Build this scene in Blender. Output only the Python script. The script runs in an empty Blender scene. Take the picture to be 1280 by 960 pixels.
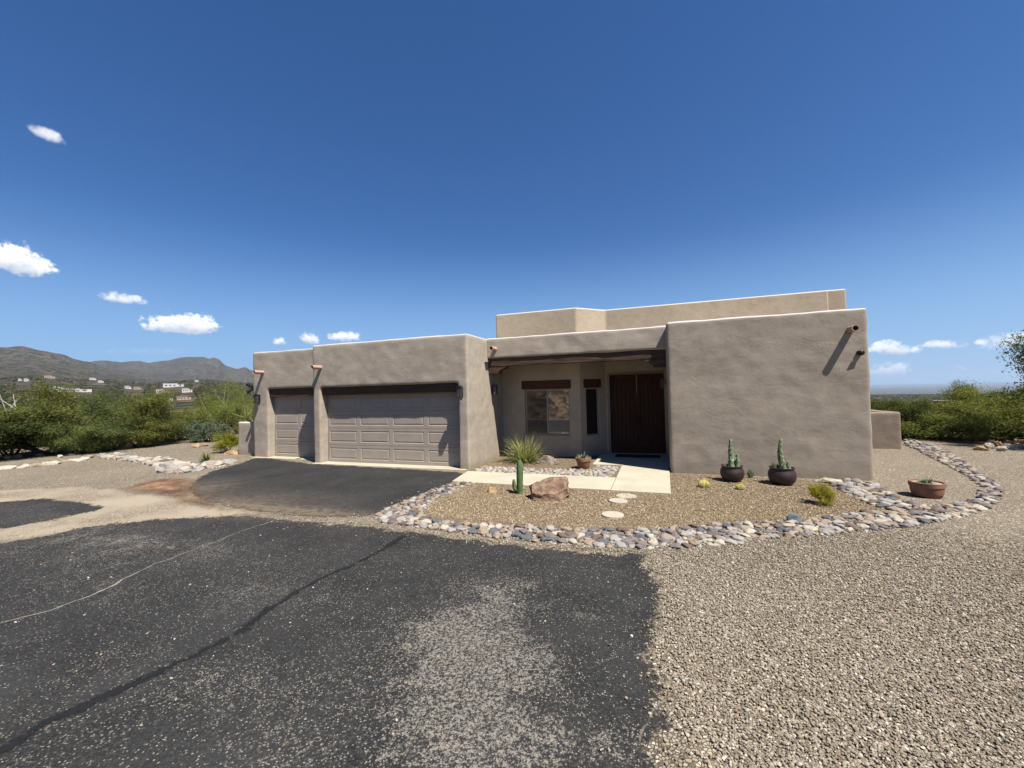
import bpy, bmesh, math, random
import numpy as np
from mathutils import Vector, Matrix, noise as mnoise
rnd = random.Random(7)
nrng = np.random.default_rng(11)
scene = bpy.context.scene
COL = scene.collection
R_ = math.radians

# ------------------------------------------------------------------ camera
FPX, YAW, PITCH, ROLL, EYE = 512.0, R_(19.36), R_(1.2), R_(-1.4), 2.1
_f = Vector((-math.sin(YAW)*math.cos(PITCH), math.cos(YAW)*math.cos(PITCH), math.sin(PITCH)))
_r = Vector((math.cos(YAW), math.sin(YAW), 0)); _u = _r.cross(_f)
_r2 = math.cos(ROLL)*_r + math.sin(ROLL)*_u; _u2 = math.cos(ROLL)*_u - math.sin(ROLL)*_r
def ray(x, y):
    return _r2*((x-640)/FPX) - _u2*((y-480)/FPX) + _f
def G(x, y, z=0.0):                       # picture point -> point on a level plane of the place
    d = ray(x, y); return Vector((0, 0, EYE)) + d*((z-EYE)/d.z)
def atY(x, y, Y):
    d = ray(x, y); return Vector((0, 0, EYE)) + d*(Y/d.y)
def azel(x, y):
    d = ray(x, y); return math.atan2(d.x, d.y), math.atan2(d.z, math.hypot(d.x, d.y))
def setup_camera():
    cam = bpy.data.cameras.new('camera'); co = bpy.data.objects.new('camera', cam); COL.objects.link(co)
    m = Matrix.Identity(4)
    for i in range(3):
        m[i][0] = _r2[i]; m[i][1] = _u2[i]; m[i][2] = -_f[i]
    m[2][3] = EYE
    co.matrix_world = m
    cam.sensor_width = 36; cam.sensor_fit = 'HORIZONTAL'; cam.lens = FPX/1280*36
    cam.clip_start = 0.05; cam.clip_end = 80000
    scene.camera = co
setup_camera()

# ------------------------------------------------------------------ object helpers
def tag(o, label=None, cat=None, group=None, kind=None):
    if label: o['label'] = label
    if cat: o['category'] = cat
    if group: o['group'] = group
    if kind: o['kind'] = kind
    return o
def empty(name, loc=(0, 0, 0), rz=0):
    o = bpy.data.objects.new(name, None); COL.objects.link(o)
    o.location = loc; o.rotation_euler = (0, 0, rz); o.empty_display_size = .3
    return o
def link(name, me, mat=None, parent=None, smooth=False):
    o = bpy.data.objects.new(name, me); COL.objects.link(o)
    if mat is not None and not me.materials: me.materials.append(mat)
    if parent is not None: o.parent = parent
    if smooth:
        me.polygons.foreach_set('use_smooth', [True]*len(me.polygons))
    return o
def copy_tree(o, parent=None):
    c = o.copy(); COL.objects.link(c)
    if parent is not None: c.parent = parent
    for ch in o.children: copy_tree(ch, c)
    return c
class MB:
    """collects shapes for ONE mesh"""
    def __init__(s): s.v = []; s.f = []
    def add(s, vs, fs):
        n = len(s.v); s.v += [tuple(p) for p in vs]; s.f += [tuple(i+n for i in q) for q in fs]; return s
    def box(s, x0, x1, y0, y1, z0, z1):
        vs = [(x, y, z) for z in (z0, z1) for y in (y0, y1) for x in (x0, x1)]
        return s.add(vs, [(0, 2, 3, 1), (4, 5, 7, 6), (0, 1, 5, 4), (2, 6, 7, 3), (0, 4, 6, 2), (1, 3, 7, 5)])
    def prism(s, poly, z0, z1):
        n = len(poly)
        vs = [(p[0], p[1], z0) for p in poly] + [(p[0], p[1], z1) for p in poly]
        fs = [tuple(range(n-1, -1, -1)), tuple(range(n, 2*n))] + [(i, (i+1) % n, n+(i+1) % n, n+i) for i in range(n)]
        return s.add(vs, fs)
    def tube(s, pts, rad, seg=8, caps=True):
        pts = [Vector(p) for p in pts]; n = len(pts)
        if not hasattr(rad, '__len__'): rad = [rad]*n
        vs = []; up = Vector((.123, .31, .94)).normalized()
        for i, p in enumerate(pts):
            t = (pts[min(i+1, n-1)]-pts[max(i-1, 0)]).normalized()
            a = t.cross(up)
            if a.length < .05: a = t.cross(Vector((1, 0, 0)))
            a.normalize(); b = t.cross(a)
            for k in range(seg):
                an = 2*math.pi*k/seg
                vs.append(p + (a*math.cos(an)+b*math.sin(an))*rad[i])
        fs = []
        for i in range(n-1):
            for k in range(seg):
                k2 = (k+1) % seg
                fs.append((i*seg+k, i*seg+k2, (i+1)*seg+k2, (i+1)*seg+k))
        if caps:
            fs.append(tuple(range(seg-1, -1, -1))); fs.append(tuple((n-1)*seg+k for k in range(seg)))
        return s.add(vs, fs)
    def lathe(s, prof, seg=32, c=(0, 0, 0), sx=1, sy=1):
        vs = []; n = len(prof)
        for r, z in prof:
            for k in range(seg):
                a = 2*math.pi*k/seg; vs.append((c[0]+r*sx*math.cos(a), c[1]+r*sy*math.sin(a), c[2]+z))
        fs = []
        for i in range(n-1):
            for k in range(seg):
                k2 = (k+1) % seg; fs.append((i*seg+k, i*seg+k2, (i+1)*seg+k2, (i+1)*seg+k))
        fs.append(tuple(range(seg-1, -1, -1))); fs.append(tuple((n-1)*seg+k for k in range(seg)))
        return s.add(vs, fs)
    def mesh(s, name):
        me = bpy.data.meshes.new(name); me.from_pydata(s.v, [], s.f); me.validate(); me.update(); return me
    def build(s, name, mat, parent=None, smooth=False, bevel=0, seg=2):
        o = link(name, s.mesh(name), mat, parent, smooth)
        if bevel:
            m = o.modifiers.new('bevel', 'BEVEL'); m.width = bevel; m.segments = seg; m.limit_method = 'ANGLE'; m.angle_limit = R_(40)
        return o
def np_mesh(name, verts, faces, tone=None, tone_name='tone'):
    """verts (n,3), faces (m,k) arrays -> mesh, quickly"""
    me = bpy.data.meshes.new(name); n = len(verts); m, k = faces.shape
    me.vertices.add(n); me.vertices.foreach_set('co', np.asarray(verts, np.float32).ravel())
    me.loops.add(m*k); me.loops.foreach_set('vertex_index', faces.astype(np.int32).ravel())
    me.polygons.add(m); me.polygons.foreach_set('loop_start', np.arange(0, m*k, k, dtype=np.int32))
    me.polygons.foreach_set('loop_total', np.full(m, k, np.int32))
    if tone is not None:
        at = me.attributes.new(tone_name, 'FLOAT', 'POINT' if len(tone) == n else 'FACE')
        at.data.foreach_set('value', np.asarray(tone, np.float32))
    me.update(calc_edges=True); me.validate(); return me

# ------------------------------------------------------------------ node helpers
class NT:
    def __init__(s, name, kind='mat'):
        s.m = bpy.data.materials.new(name); s.m.use_nodes = True; s.t = s.m.node_tree
        for n in list(s.t.nodes): s.t.nodes.remove(n)
    def n(s, typ, **kw):
        nd = s.t.nodes.new(typ)
        ins = kw.pop('ins', {})
        for k, v in kw.items(): setattr(nd, k, v)
        for k, v in ins.items(): s.set(nd, k, v)
        return nd
    def set(s, nd, k, v):
        sock = nd.inputs[k]
        if isinstance(v, bpy.types.NodeSocket): s.t.links.new(v, sock)
        else:
            if hasattr(sock.default_value, '__len__') and not hasattr(v, '__len__'): v = [v]*len(sock.default_value)
            if hasattr(sock.default_value, '__len__') and len(sock.default_value) == 4 and len(v) == 3: v = (*v, 1)
            sock.default_value = v
    def math(s, op, a, b=None, c=None, clamp=False):
        nd = s.n('ShaderNodeMath', operation=op, use_clamp=clamp)
        s.set(nd, 0, a)
        if b is not None: s.set(nd, 1, b)
        if c is not None: s.set(nd, 2, c)
        return nd.outputs[0]
    def vmath(s, op, a, b=None):
        nd = s.n('ShaderNodeVectorMath', operation=op); s.set(nd, 0, a)
        if b is not None: s.set(nd, 1, b)
        return nd.outputs['Value'] if op in ('DOT_PRODUCT', 'LENGTH') else nd.outputs[0]
    def step(s, x, lo, hi):
        nd = s.n('ShaderNodeMapRange', interpolation_type='SMOOTHSTEP'); s.set(nd, 0, x); s.set(nd, 1, lo); s.set(nd, 2, hi)
        return nd.outputs[0]
    def mix(s, f, a, b, blend='MIX'):
        nd = s.n('ShaderNodeMix', data_type='RGBA', blend_type=blend)
        s.set(nd, 0, f); s.set(nd, 6, a); s.set(nd, 7, b); return nd.outputs[2]
    def ramp(s, f, stops, interp='LINEAR'):
        nd = s.n('ShaderNodeValToRGB'); r = nd.color_ramp; r.interpolation = interp
        while len(r.elements) < len(stops): r.elements.new(.5)
        for e, (p, c) in zip(r.elements, stops): e.position = p; e.color = (*c, 1) if len(c) == 3 else c
        s.set(nd, 0, f); return nd.outputs[0]
    def noise(s, vec, scale, detail=4, rough=.55, dist=0, out=0):
        nd = s.n('ShaderNodeTexNoise', ins={'Vector': vec, 'Scale': scale, 'Detail': detail, 'Roughness': rough, 'Distortion': dist}); return nd.outputs[out]
    def voronoi(s, vec, scale, feature='F1', rand=1):
        return s.n('ShaderNodeTexVoronoi', feature=feature, ins={'Vector': vec, 'Scale': scale, 'Randomness': rand})
    def pos(s): return s.n('ShaderNodeNewGeometry').outputs['Position']
    def obj(s): return s.n('ShaderNodeTexCoord').outputs['Object']
    def attr(s, name): return s.n('ShaderNodeAttribute', attribute_name=name).outputs['Fac']
    def bump(s, h, strength=.3, dist=.02, normal=None):
        nd = s.n('ShaderNodeBump', ins={'Height': h, 'Strength': strength, 'Distance': dist})
        if normal is not None: s.set(nd, 'Normal', normal)
        return nd.outputs[0]
    def bsdf(s, col, rough=.8, normal=None, spec=.3, **kw):
        nd = s.n('ShaderNodeBsdfPrincipled', ins={'Base Color': col, 'Roughness': rough, 'Specular IOR Level': spec})
        if normal is not None: s.set(nd, 'Normal', normal)
        for k, v in kw.items(): s.set(nd, k, v)
        return nd.outputs[0]
    def out(s, sh):
        o = s.n('ShaderNodeOutputMaterial'); s.t.links.new(sh, o.inputs[0]); return s.m
    def add(s, a, b):
        nd = s.n('ShaderNodeAddShader'); s.t.links.new(a, nd.inputs[0]); s.t.links.new(b, nd.inputs[1]); return nd.outputs[0]
    def mixs(s, f, a, b):
        nd = s.n('ShaderNodeMixShader'); s.set(nd, 0, f); s.t.links.new(a, nd.inputs[1]); s.t.links.new(b, nd.inputs[2]); return nd.outputs[0]

# ------------------------------------------------------------------ materials
STUCCO = (.335, .285, .228)
def m_stucco(name, col, cap=True):
    t = NT(name); p = t.pos()
    big = t.noise(p, .9, 5, .6); mid = t.noise(p, 4.5, 6, .65, .6); fine = t.noise(p, 38, 5, .7)
    c = t.mix(t.step(big, .3, .7), tuple(x*.90 for x in col), tuple(x*1.08 for x in col))
    c = t.mix(t.math('MULTIPLY', t.step(mid, .40, .66), .55), c, tuple(a*b for a, b in zip(col, (1.2, 1.2, 1.17))))
    # rain streaks and dust wear
    sc = t.n('ShaderNodeMapping', ins={'Vector': p, 'Scale': (5.5, 5.5, .55)}).outputs[0]
    c = t.mix(t.math('MULTIPLY', t.step(t.noise(sc, 1.6, 5, .65), .55, .8), .3), c, tuple(x*.66 for x in col))
    c = t.mix(t.math('MULTIPLY', t.step(fine, .5, .75), .25), c, tuple(x*.75 for x in col))
    if cap:
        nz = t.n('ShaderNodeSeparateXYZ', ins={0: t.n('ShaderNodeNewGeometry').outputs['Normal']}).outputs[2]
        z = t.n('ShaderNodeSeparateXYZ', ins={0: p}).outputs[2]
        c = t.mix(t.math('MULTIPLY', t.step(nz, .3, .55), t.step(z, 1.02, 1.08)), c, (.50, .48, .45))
    zz = t.n('ShaderNodeSeparateXYZ', ins={0: p}).outputs[2]
    spl = t.step(t.math('ADD', zz, t.math('MULTIPLY', t.noise(p, 3.2, 5, .65), .55)), .62, .18)
    c = t.mix(t.math('MULTIPLY', spl, .45), c, (.20, .15, .105))
    grain = t.noise(p, 120, 3, .6)
    c = t.mix(t.math('MULTIPLY', t.step(grain, .5, .8), .35), c, tuple(x*.68 for x in col))
    rd = t.math('ABSOLUTE', t.math('SUBTRACT', t.noise(t.n('ShaderNodeMapping', ins={'Vector': p, 'Scale': (1, 1, 2.2)}).outputs[0], 1.5, 5, .6, .5), .5))
    ridge = t.math('MULTIPLY', t.step(rd, .018, .0), t.step(t.noise(p, .8, 3), .5, .62))
    trow = t.noise(t.n('ShaderNodeMapping', ins={'Vector': p, 'Scale': (1, 1, 1.9)}).outputs[0], 2.1, 7, .6, .7)
    h = t.math('ADD', t.math('ADD', t.math('MULTIPLY', trow, .7), t.math('MULTIPLY', ridge, .22)), t.math('ADD', t.math('ADD', t.math('MULTIPLY', fine, .22), t.math('MULTIPLY', grain, .08)), t.math('MULTIPLY', t.noise(p, 11, 6, .65), .35)))
    return t.out(t.bsdf(c, .95, t.bump(h, .33, .04), .1))
M = {}
M['stucco'] = m_stucco('stucco_grey_brown', STUCCO)
M['stucco_right'] = m_stucco('stucco_right_darker', tuple(x*.83 for x in STUCCO))  # same stucco, evenly darker on the right wall
M['stucco_tan'] = m_stucco('stucco_tan', (.37, .30, .215))
M['stucco_low'] = m_stucco('stucco_low_wall', (.20, .16, .125), False)

def m_plain(name, col, rough=.6, var=.15, scale=12, bump=0, spec=.3, metal=0):
    t = NT(name); p = t.obj(); nz = t.noise(p, scale, 5, .6)
    c = t.mix(t.step(nz, .3, .7), tuple(x*(1-var) for x in col), tuple(min(1, x*(1+var)) for x in col))
    nrm = t.bump(nz, bump, .01) if bump else None
    return t.out(t.bsdf(c, rough, nrm, spec, Metallic=metal))
def m_wood(name, col, axis=0, dark=.45):
    t = NT(name); p = t.pos(); sc = [14, 14, 14]; sc[axis] = .9
    nz = t.noise(t.n('ShaderNodeMapping', ins={'Vector': p, 'Scale': sc}).outputs[0], 2.2, 6, .65, .4)
    c = t.mix(t.step(nz, .3, .7), tuple(x*dark for x in col), tuple(x*1.2 for x in col))
    return t.out(t.bsdf(c, .7, t.bump(nz, .5, .01), .25))
M['beam'] = m_wood('weathered_beam_wood', (.07, .042, .026))
M['lintel'] = m_wood('lintel_wood', (.07, .024, .015))
M['door'] = m_wood('front_door_wood', (.048, .017, .009), 2, .35)
M['garage_door'] = m_plain('garage_door_paint', (.315, .27, .222), .55, .05, 3)
M['frame'] = m_plain('window_frame', (.26, .235, .20), .5, .05)
M['door_trim'] = m_plain('door_trim', (.20, .165, .135), .8, .08)
M['black'] = m_plain('black_metal', (.018, .018, .02), .45, .2)
M['lamp_glass'] = m_plain('lamp_glass', (.05, .05, .05), .25, .1)
M['copper'] = m_plain('salmon_clay_pipe', (.40, .255, .20), .7, .12, 9)
M['bore_shade'] = m_plain('bore_shade_black', (.02, .015, .012), .9, .1)  # near-black colour standing in for shade inside the pipes
M['concrete'] = None
def m_concrete(name, col):
    t = NT(name); p = t.pos(); a = t.noise(p, 1.3, 6, .6); b = t.noise(p, 60, 3, .6)
    c = t.mix(t.step(a, .3, .72), tuple(x*.88 for x in col), tuple(x*1.06 for x in col))
    c = t.mix(t.math('MULTIPLY', t.step(b, .5, .8), .3), c, tuple(x*.7 for x in col))
    return t.out(t.bsdf(c, .9, t.bump(b, .15, .005), .2))
M['concrete'] = m_concrete('concrete_buff', (.40, .36, .27))
M['slab'] = m_concrete('stepping_slab', (.38, .335, .265))
M['mat'] = m_plain('doormat', (.02, .018, .016), .95, .3, 40)
def m_glass(name, refl):
    t = NT(name)
    d = t.bsdf((.012, .012, .012), .4, None, .2)
    g = t.n('ShaderNodeBsdfGlossy', ins={'Color': (.95, .93, .9), 'Roughness': .03}).outputs[0]
    return t.out(t.mixs(refl, d, g))
M['glass'] = m_glass('window_glass', .30)
M['screen'] = m_glass('window_screen', .09)
M['glass_dark'] = m_glass('dark_glass', .03)

def gravel_nodes(t, palette, scale, p=None):
    """stone cells: colour and height"""
    p = p or t.pos()
    pw = t.vmath('ADD', p, t.vmath('MULTIPLY', t.n('ShaderNodeTexNoise', ins={'Vector': p, 'Scale': scale*.8, 'Detail': 2}).outputs['Color'], (.02, .02, .02)))
    v = t.voronoi(pw, scale); e = t.voronoi(pw, scale, 'DISTANCE_TO_EDGE')
    k = t.n('ShaderNodeSeparateColor', ins={0: v.outputs['Color']}).outputs[0]
    c = t.ramp(k, palette)
    big = t.noise(p, .55, 4, .6)
    c = t.mix(t.step(big, .25, .75), t.mix(1, c, (.86, .85, .83), 'MULTIPLY'), t.mix(1, c, (1.06, 1.05, 1.03), 'MULTIPLY'))
    gap = t.step(e.outputs['Distance'], .0, .16)
    c = t.mix(gap, (.10, .078, .055), c)
    return c, gap, k
PAL_OUT = [(p_, (r_*1.0, g_*1.0, b_*1.01)) for p_, (r_, g_, b_) in [(0, (.10, .080, .056)), (.2, (.30, .25, .18)), (.45, (.215, .172, .12)), (.62, (.42, .365, .28)), (.8, (.165, .125, .085)), (1, (.55, .50, .41))]]
PAL_BED = [(p_, (r_*1.0, g_*.995, b_*.98)) for p_, (r_, g_, b_) in [(0, (.09, .062, .038)), (.25, (.27, .205, .125)), (.5, (.18, .128, .074)), (.7, (.38, .30, .195)), (.85, (.135, .09, .052)), (1, (.52, .455, .34))]]
def m_gravel(name, pal, scale, far_dirt=False):
    t = NT(name); c, gap, k = gravel_nodes(t, pal, scale)
    h = t.math('MULTIPLY', gap, t.math('ADD', .5, k))
    if far_dirt:
        p = t.pos(); rr = t.vmath('LENGTH', t.vmath('MULTIPLY', p, (1, 1, 0)))
        f = t.step(t.math('ADD', rr, t.math('MULTIPLY', t.noise(p, .25, 4), 10)), 32, 38)
        dirt = t.mix(t.step(t.noise(p, .7, 6, .65), .35, .65), (.13, .09, .06), (.22, .165, .115))
        c = t.mix(f, c, dirt)
    return t.out(t.bsdf(c, .92, t.bump(h, .7, .02), .15))
M['gravel'] = m_gravel('gravel_ground', PAL_OUT, 44, True)
M['bed'] = m_gravel('gravel_bed', PAL_BED, 50)

def m_sheet(name, build, soft=.10, nscale=5, bias=0.0, amp=.5):
    """a ground sheet whose rim breaks up along the 'sdf' attribute"""
    t = NT(name); p = t.pos(); s = t.attr('sdf')
    nz = t.math('ADD', t.math('MULTIPLY', t.math('SUBTRACT', t.noise(p, nscale, 6, .65), .5), amp),
                t.math('MULTIPLY', t.math('SUBTRACT', t.noise(p, 32, 3, .6), .5), amp*.5))
    f = t.step(t.math('ADD', s, nz), bias-soft, bias+soft)
    sh = build(t, p)
    return t.out(t.mixs(f, t.n('ShaderNodeBsdfTransparent').outputs[0], sh))
def asphalt(t, p):
    wear = t.attr('wear')
    a = t.noise(p, 1.1, 6, .6); n2 = t.noise(p, 7, 5, .65); n3 = t.noise(p, 150, 2, .5)
    c = t.mix(t.step(a, .3, .7), (.011, .0112, .0114), (.027, .0267, .026))
    c = t.mix(t.math('MULTIPLY', t.step(n3, .48, .7), .55), c, (.058, .056, .053))
    # exposed light aggregate, denser where the surface is worn
    w = t.math('ADD', wear, t.math('MULTIPLY', t.math('SUBTRACT', n2, .5), .55))
    w = t.math('ADD', w, t.math('MULTIPLY', t.math('SUBTRACT', t.noise(p, 2.0, 6, .65), .5), t.math('ADD', .25, t.math('MULTIPLY', wear, 1.6))))
    # binder worn off: lacy clusters of exposed aggregate plus single chips
    l1 = t.noise(p, 42, 5, .72); l2 = t.noise(p, 95, 4, .7)
    thr = t.math('SUBTRACT', .70, t.math('MULTIPLY', t.math('MINIMUM', w, .60), .33))
    lace = t.step(t.math('SUBTRACT', t.math('ADD', t.math('MULTIPLY', l1, .62), t.math('MULTIPLY', l2, .38)), thr), -.035, .05)
    v = t.voronoi(p, 70); k = t.n('ShaderNodeSeparateColor', ins={0: v.outputs['Color']})
    chip = t.math('MULTIPLY', t.step(t.math('SUBTRACT', t.math('MULTIPLY', w, .75), k.outputs[0]), -.05, .02), t.step(v.outputs['Distance'], .5, .25))
    c = t.mix(t.math('MULTIPLY', t.step(l1, .42, .62), .45), c, (.055, .053, .050))
    lc = t.mix(t.noise(p, 30, 3), (.15, .134, .113), (.33, .295, .245))
    c = t.mix(t.math('MULTIPLY', lace, .85), c, lc)
    c = t.mix(chip, c, t.mix(k.outputs[1], (.30, .27, .23), (.085, .078, .07)))
    hts = t.math('ADD', lace, chip)
    dust = t.attr('dust')
    c = t.mix(t.math('MULTIPLY', dust, t.step(n2, .2, .7)), c, (.135, .105, .075))
    h = t.math('ADD', hts, t.math('MULTIPLY', n3, .8))
    return t.bsdf(c, .92, t.bump(h, .55, .01), .12)
M['asphalt'] = m_sheet('asphalt', asphalt, .06, 3.4, .12, .58)
def sand(t, p):
    c, gap, k = gravel_nodes(t, [(0, (.13, .10, .072)), (.3, (.30, .25, .185)), (.6, (.23, .188, .135)), (1, (.46, .41, .33))], 48, p)
    c = t.mix(t.step(t.noise(p, .8, 5), .35, .65), c, (.29, .243, .178))
    return t.bsdf(c, .95, t.bump(gap, .25, .01), .1)
M['sand'] = m_sheet('sand_wash', sand, .16, 2.2, .12, .7)
def dirt(t, p):
    a = t.noise(p, 1.2, 6, .62); b = t.noise(p, 22, 4, .6)
    c = t.mix(t.step(a, .38, .62), (.085, .046, .03), (.26, .155, .085))
    c = t.mix(t.math('MULTIPLY', t.step(b, .45, .75), .4), c, (.28, .215, .145))
    return t.bsdf(c, .95, t.bump(b, .3, .01), .1)
M['dirt'] = m_sheet('red_dirt', dirt, .30, 1.6, .22, .9)
def tar(t, p):
    n = t.noise(p, 40, 4); return t.bsdf(t.mix(n, (.005, .005, .005), (.012, .012, .012)), .75, t.bump(n, .3, .005), .3)
M['tar'] = m_sheet('tar_seam', tar, .035, 7, .01, .20)
def crk(t, p):
    n = t.noise(p, 30, 4); return t.bsdf(t.mix(n, (.15, .13, .105), (.27, .24, .195)), .95, None, .1)
M['crack'] = m_sheet('sand_filled_crack', crk, .012, 14, .004, .04)

def m_rock(name, c0, c1, scale=4, bump=.5, c2=None):
    t = NT(name); p = t.obj(); a = t.noise(p, scale, 6, .65); b = t.noise(p, scale*6, 5, .65)
    c = t.mix(t.step(a, .32, .68), c0, c1)
    if c2: c = t.mix(t.math('MULTIPLY', t.step(b, .5, .7), .6), c, c2)
    return t.out(t.bsdf(c, .9, t.bump(t.math('ADD', a, t.math('MULTIPLY', b, .4)), bump, .03), .2))
M['boulder'] = m_rock('red_brown_boulder', (.10, .060, .040), (.26, .168, .108), 6, 1.0, (.36, .275, .20))
M['orange_rock'] = m_rock('orange_rock', (.24, .14, .065), (.36, .25, .13), 7, .5)
M['tan_rock'] = m_rock('tan_rock', (.13, .105, .085), (.26, .21, .17), 7, .6)
M['blue_rock'] = m_rock('slate_rock', (.06, .075, .09), (.14, .16, .18), 7, .5)
STONES = {'pale grey': (.27, .25, .225), 'cream': (.36, .315, .25), 'pinkish': (.255, .205, .168), 'mauve grey': (.15, .128, .12), 'slate grey': (.095, .10, .105), 'tan': (.25, .195, .14), 'brown': (.12, .088, .07)}
for k_, c_ in STONES.items():
    M['st_'+k_] = m_rock('river_stone_'+k_.replace(' ', '_'), tuple(x*.82 for x in c_), tuple(min(.8, x*1.12) for x in c_), 9, .2)
def m_stones_mix():
    t = NT('river_stone_mixed'); k = t.attr('tone')
    c = t.ramp(k, [(i/(len(STONES)), c) for i, c in enumerate(STONES.values())], 'CONSTANT')
    nz = t.noise(t.pos(), 14, 5); c = t.mix(t.step(nz, .3, .7), t.mix(1, c, (.82, .82, .82), 'MULTIPLY'), c)
    return t.out(t.bsdf(c, .85, t.bump(nz, .2, .02), .2))
M['stones_mix'] = m_stones_mix()
def m_pebble(name, pal):
    t = NT(name); k = t.n('ShaderNodeObjectInfo').outputs['Random']
    c = t.ramp(k, pal); nz = t.noise(t.pos(), 90, 3)
    c = t.mix(nz, t.mix(1, c, (.8, .8, .8), 'MULTIPLY'), t.mix(1, c, (1.12, 1.11, 1.1), 'MULTIPLY'))
    return t.out(t.bsdf(c, .85, None, .2))
M['pebble_out'] = m_pebble('gravel_pebbles', [(p, tuple(x*.88 for x in c)) for p, c in PAL_OUT])
M['pebble_bed'] = m_pebble('bed_pebbles', PAL_BED)

def m_leaf(name, dark, light, trans=.35, tip=None):
    t = NT(name); k = t.attr('tone')
    r = t.n('ShaderNodeObjectInfo').outputs['Random']
    c = t.mix(k, dark, light)
    if tip: c = t.mix(t.step(k, .72, 1.0), c, tip)
    c = t.mix(r, t.mix(1, c, (.80, .86, .85), 'MULTIPLY'), t.mix(1, c, (1.25, 1.08, .85), 'MULTIPLY'))
    d = t.n('ShaderNodeBsdfDiffuse', ins={'Color': c}).outputs[0]
    tr = t.n('ShaderNodeBsdfTranslucent', ins={'Color': t.mix(1, c, (1.1, 1.2, .6), 'MULTIPLY')}).outputs[0]
    return t.out(t.mixs(trans, d, tr))
M['mesquite'] = m_leaf('mesquite_leaves', (.058, .074, .024), (.205, .225, .085))
M['paloverde'] = m_leaf('palo_verde_leaves', (.10, .125, .03), (.28, .30, .085))
M['creosote'] = m_leaf('creosote_leaves', (.07, .088, .03), (.215, .24, .09))
M['ironwood'] = m_leaf('ironwood_leaves', (.030, .042, .016), (.085, .105, .042))
M['sage'] = m_leaf('grey_green_leaves', (.10, .115, .075), (.22, .235, .165))
M['goldbush'] = m_leaf('yellow_green_leaves', (.10, .12, .015), (.36, .33, .045), .3, (.50, .42, .06))
M['spiky'] = m_leaf('yucca_blades', (.10, .11, .035), (.40, .39, .18), .3, (.62, .58, .36))
M['agave'] = m_leaf('agave_leaves', (.09, .125, .085), (.20, .26, .18), .1)
M['bark'] = m_rock('dark_bark', (.035, .026, .02), (.085, .065, .05), 12, .6)
M['pvbark'] = m_rock('palo_verde_bark', (.16, .17, .075), (.28, .28, .15), 8, .3)
M['drywood'] = m_rock('bleached_dead_wood', (.34, .30, .25), (.50, .46, .40), 8, .3)
M['cactus'] = m_rock('cactus_skin', (.055, .085, .035), (.105, .15, .06), 10, .3, (.24, .28, .15))
def m_totem():
    t = NT('totem_cactus_skin'); k = t.attr('tone'); p = t.obj()
    c = t.mix(k, (.05, .085, .035), (.17, .22, .11)); nz = t.noise(p, 60, 3)
    c = t.mix(t.math('MULTIPLY', t.step(nz, .5, .66), t.step(k, .4, .9)), c, (.62, .62, .52))
    return t.out(t.bsdf(c, .7, t.bump(nz, .4, .01), .2))
M['totem'] = m_totem()
M['pad'] = m_rock('prickly_pear_pad', (.04, .06, .03), (.085, .12, .06), 14, .3)
M['spine'] = m_plain('yellow_spines', (.62, .52, .20), .7, .2)
M['barrel'] = m_rock('golden_barrel', (.42, .36, .10), (.66, .56, .22), 30, .8)
M['terracotta'] = m_plain('terracotta', (.25, .125, .075), .75, .18, 6, .15)
M['terracotta2'] = m_plain('terracotta_weathered', (.20, .10, .065), .8, .25, 5, .2)
M['oxblood'] = m_plain('oxblood_glaze', (.028, .013, .012), .55, .25, 8, .05, .5)
M['soil'] = m_plain('potting_gravel', (.30, .25, .19), .95, .4, 60, .5)

# ------------------------------------------------------------------ terrain
def sm(a, b, x):
    t = max(0.0, min(1.0, (x-a)/(b-a))); return t*t*(3-2*t)
RIDGE1 = [(-140, 3.0), (-100, 4.6), (-80, 5.3)] + [tuple(map(math.degrees, azel(x, y))) for x, y in
          ((0, 434), (10, 434.5), (22, 433.5), (30, 432.5), (45, 436), (62, 439), (80, 443), (95, 449), (110, 452), (130, 459), (170, 468), (240, 478), (319, 482))] + [(-30, .8), (-10, .2), (5, -1), (12, -4), (60, -5)]
RIDGE2 = [(-140, 2.0), (-75, 2.6)] + [tuple(map(math.degrees, azel(x, y))) for x, y in
          ((90, 455), (125, 452), (150, 450.5), (165, 450), (185, 454.5), (205, 450), (225, 447), (240, 446), (248, 446.3), (255, 445.8), (262, 448), (267, 446.6), (273, 448.5), (280, 455), (295, 461), (300, 460.5), (306, 458.5), (319, 464))] + [(-44, 2.6), (-36, 1.6), (-20, .8), (0, .1), (8, -3), (60, -5)]
RIDGE0 = [(-140, .5), (-90, 2.4)] + [tuple(map(math.degrees, azel(x, y))) for x, y in ((0, 473), (40, 470), (90, 473), (130, 474), (170, 479), (210, 477.5), (250, 474), (319, 480))] + [(-40, .8), (-25, -.3), (0, -3), (60, -5)]
def prof(tab, az):
    for (a0, e0), (a1, e1) in zip(tab, tab[1:]):
        if a0 <= az <= a1: return e0+(e1-e0)*(az-a0)/(a1-a0)
    return -1.0
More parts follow.
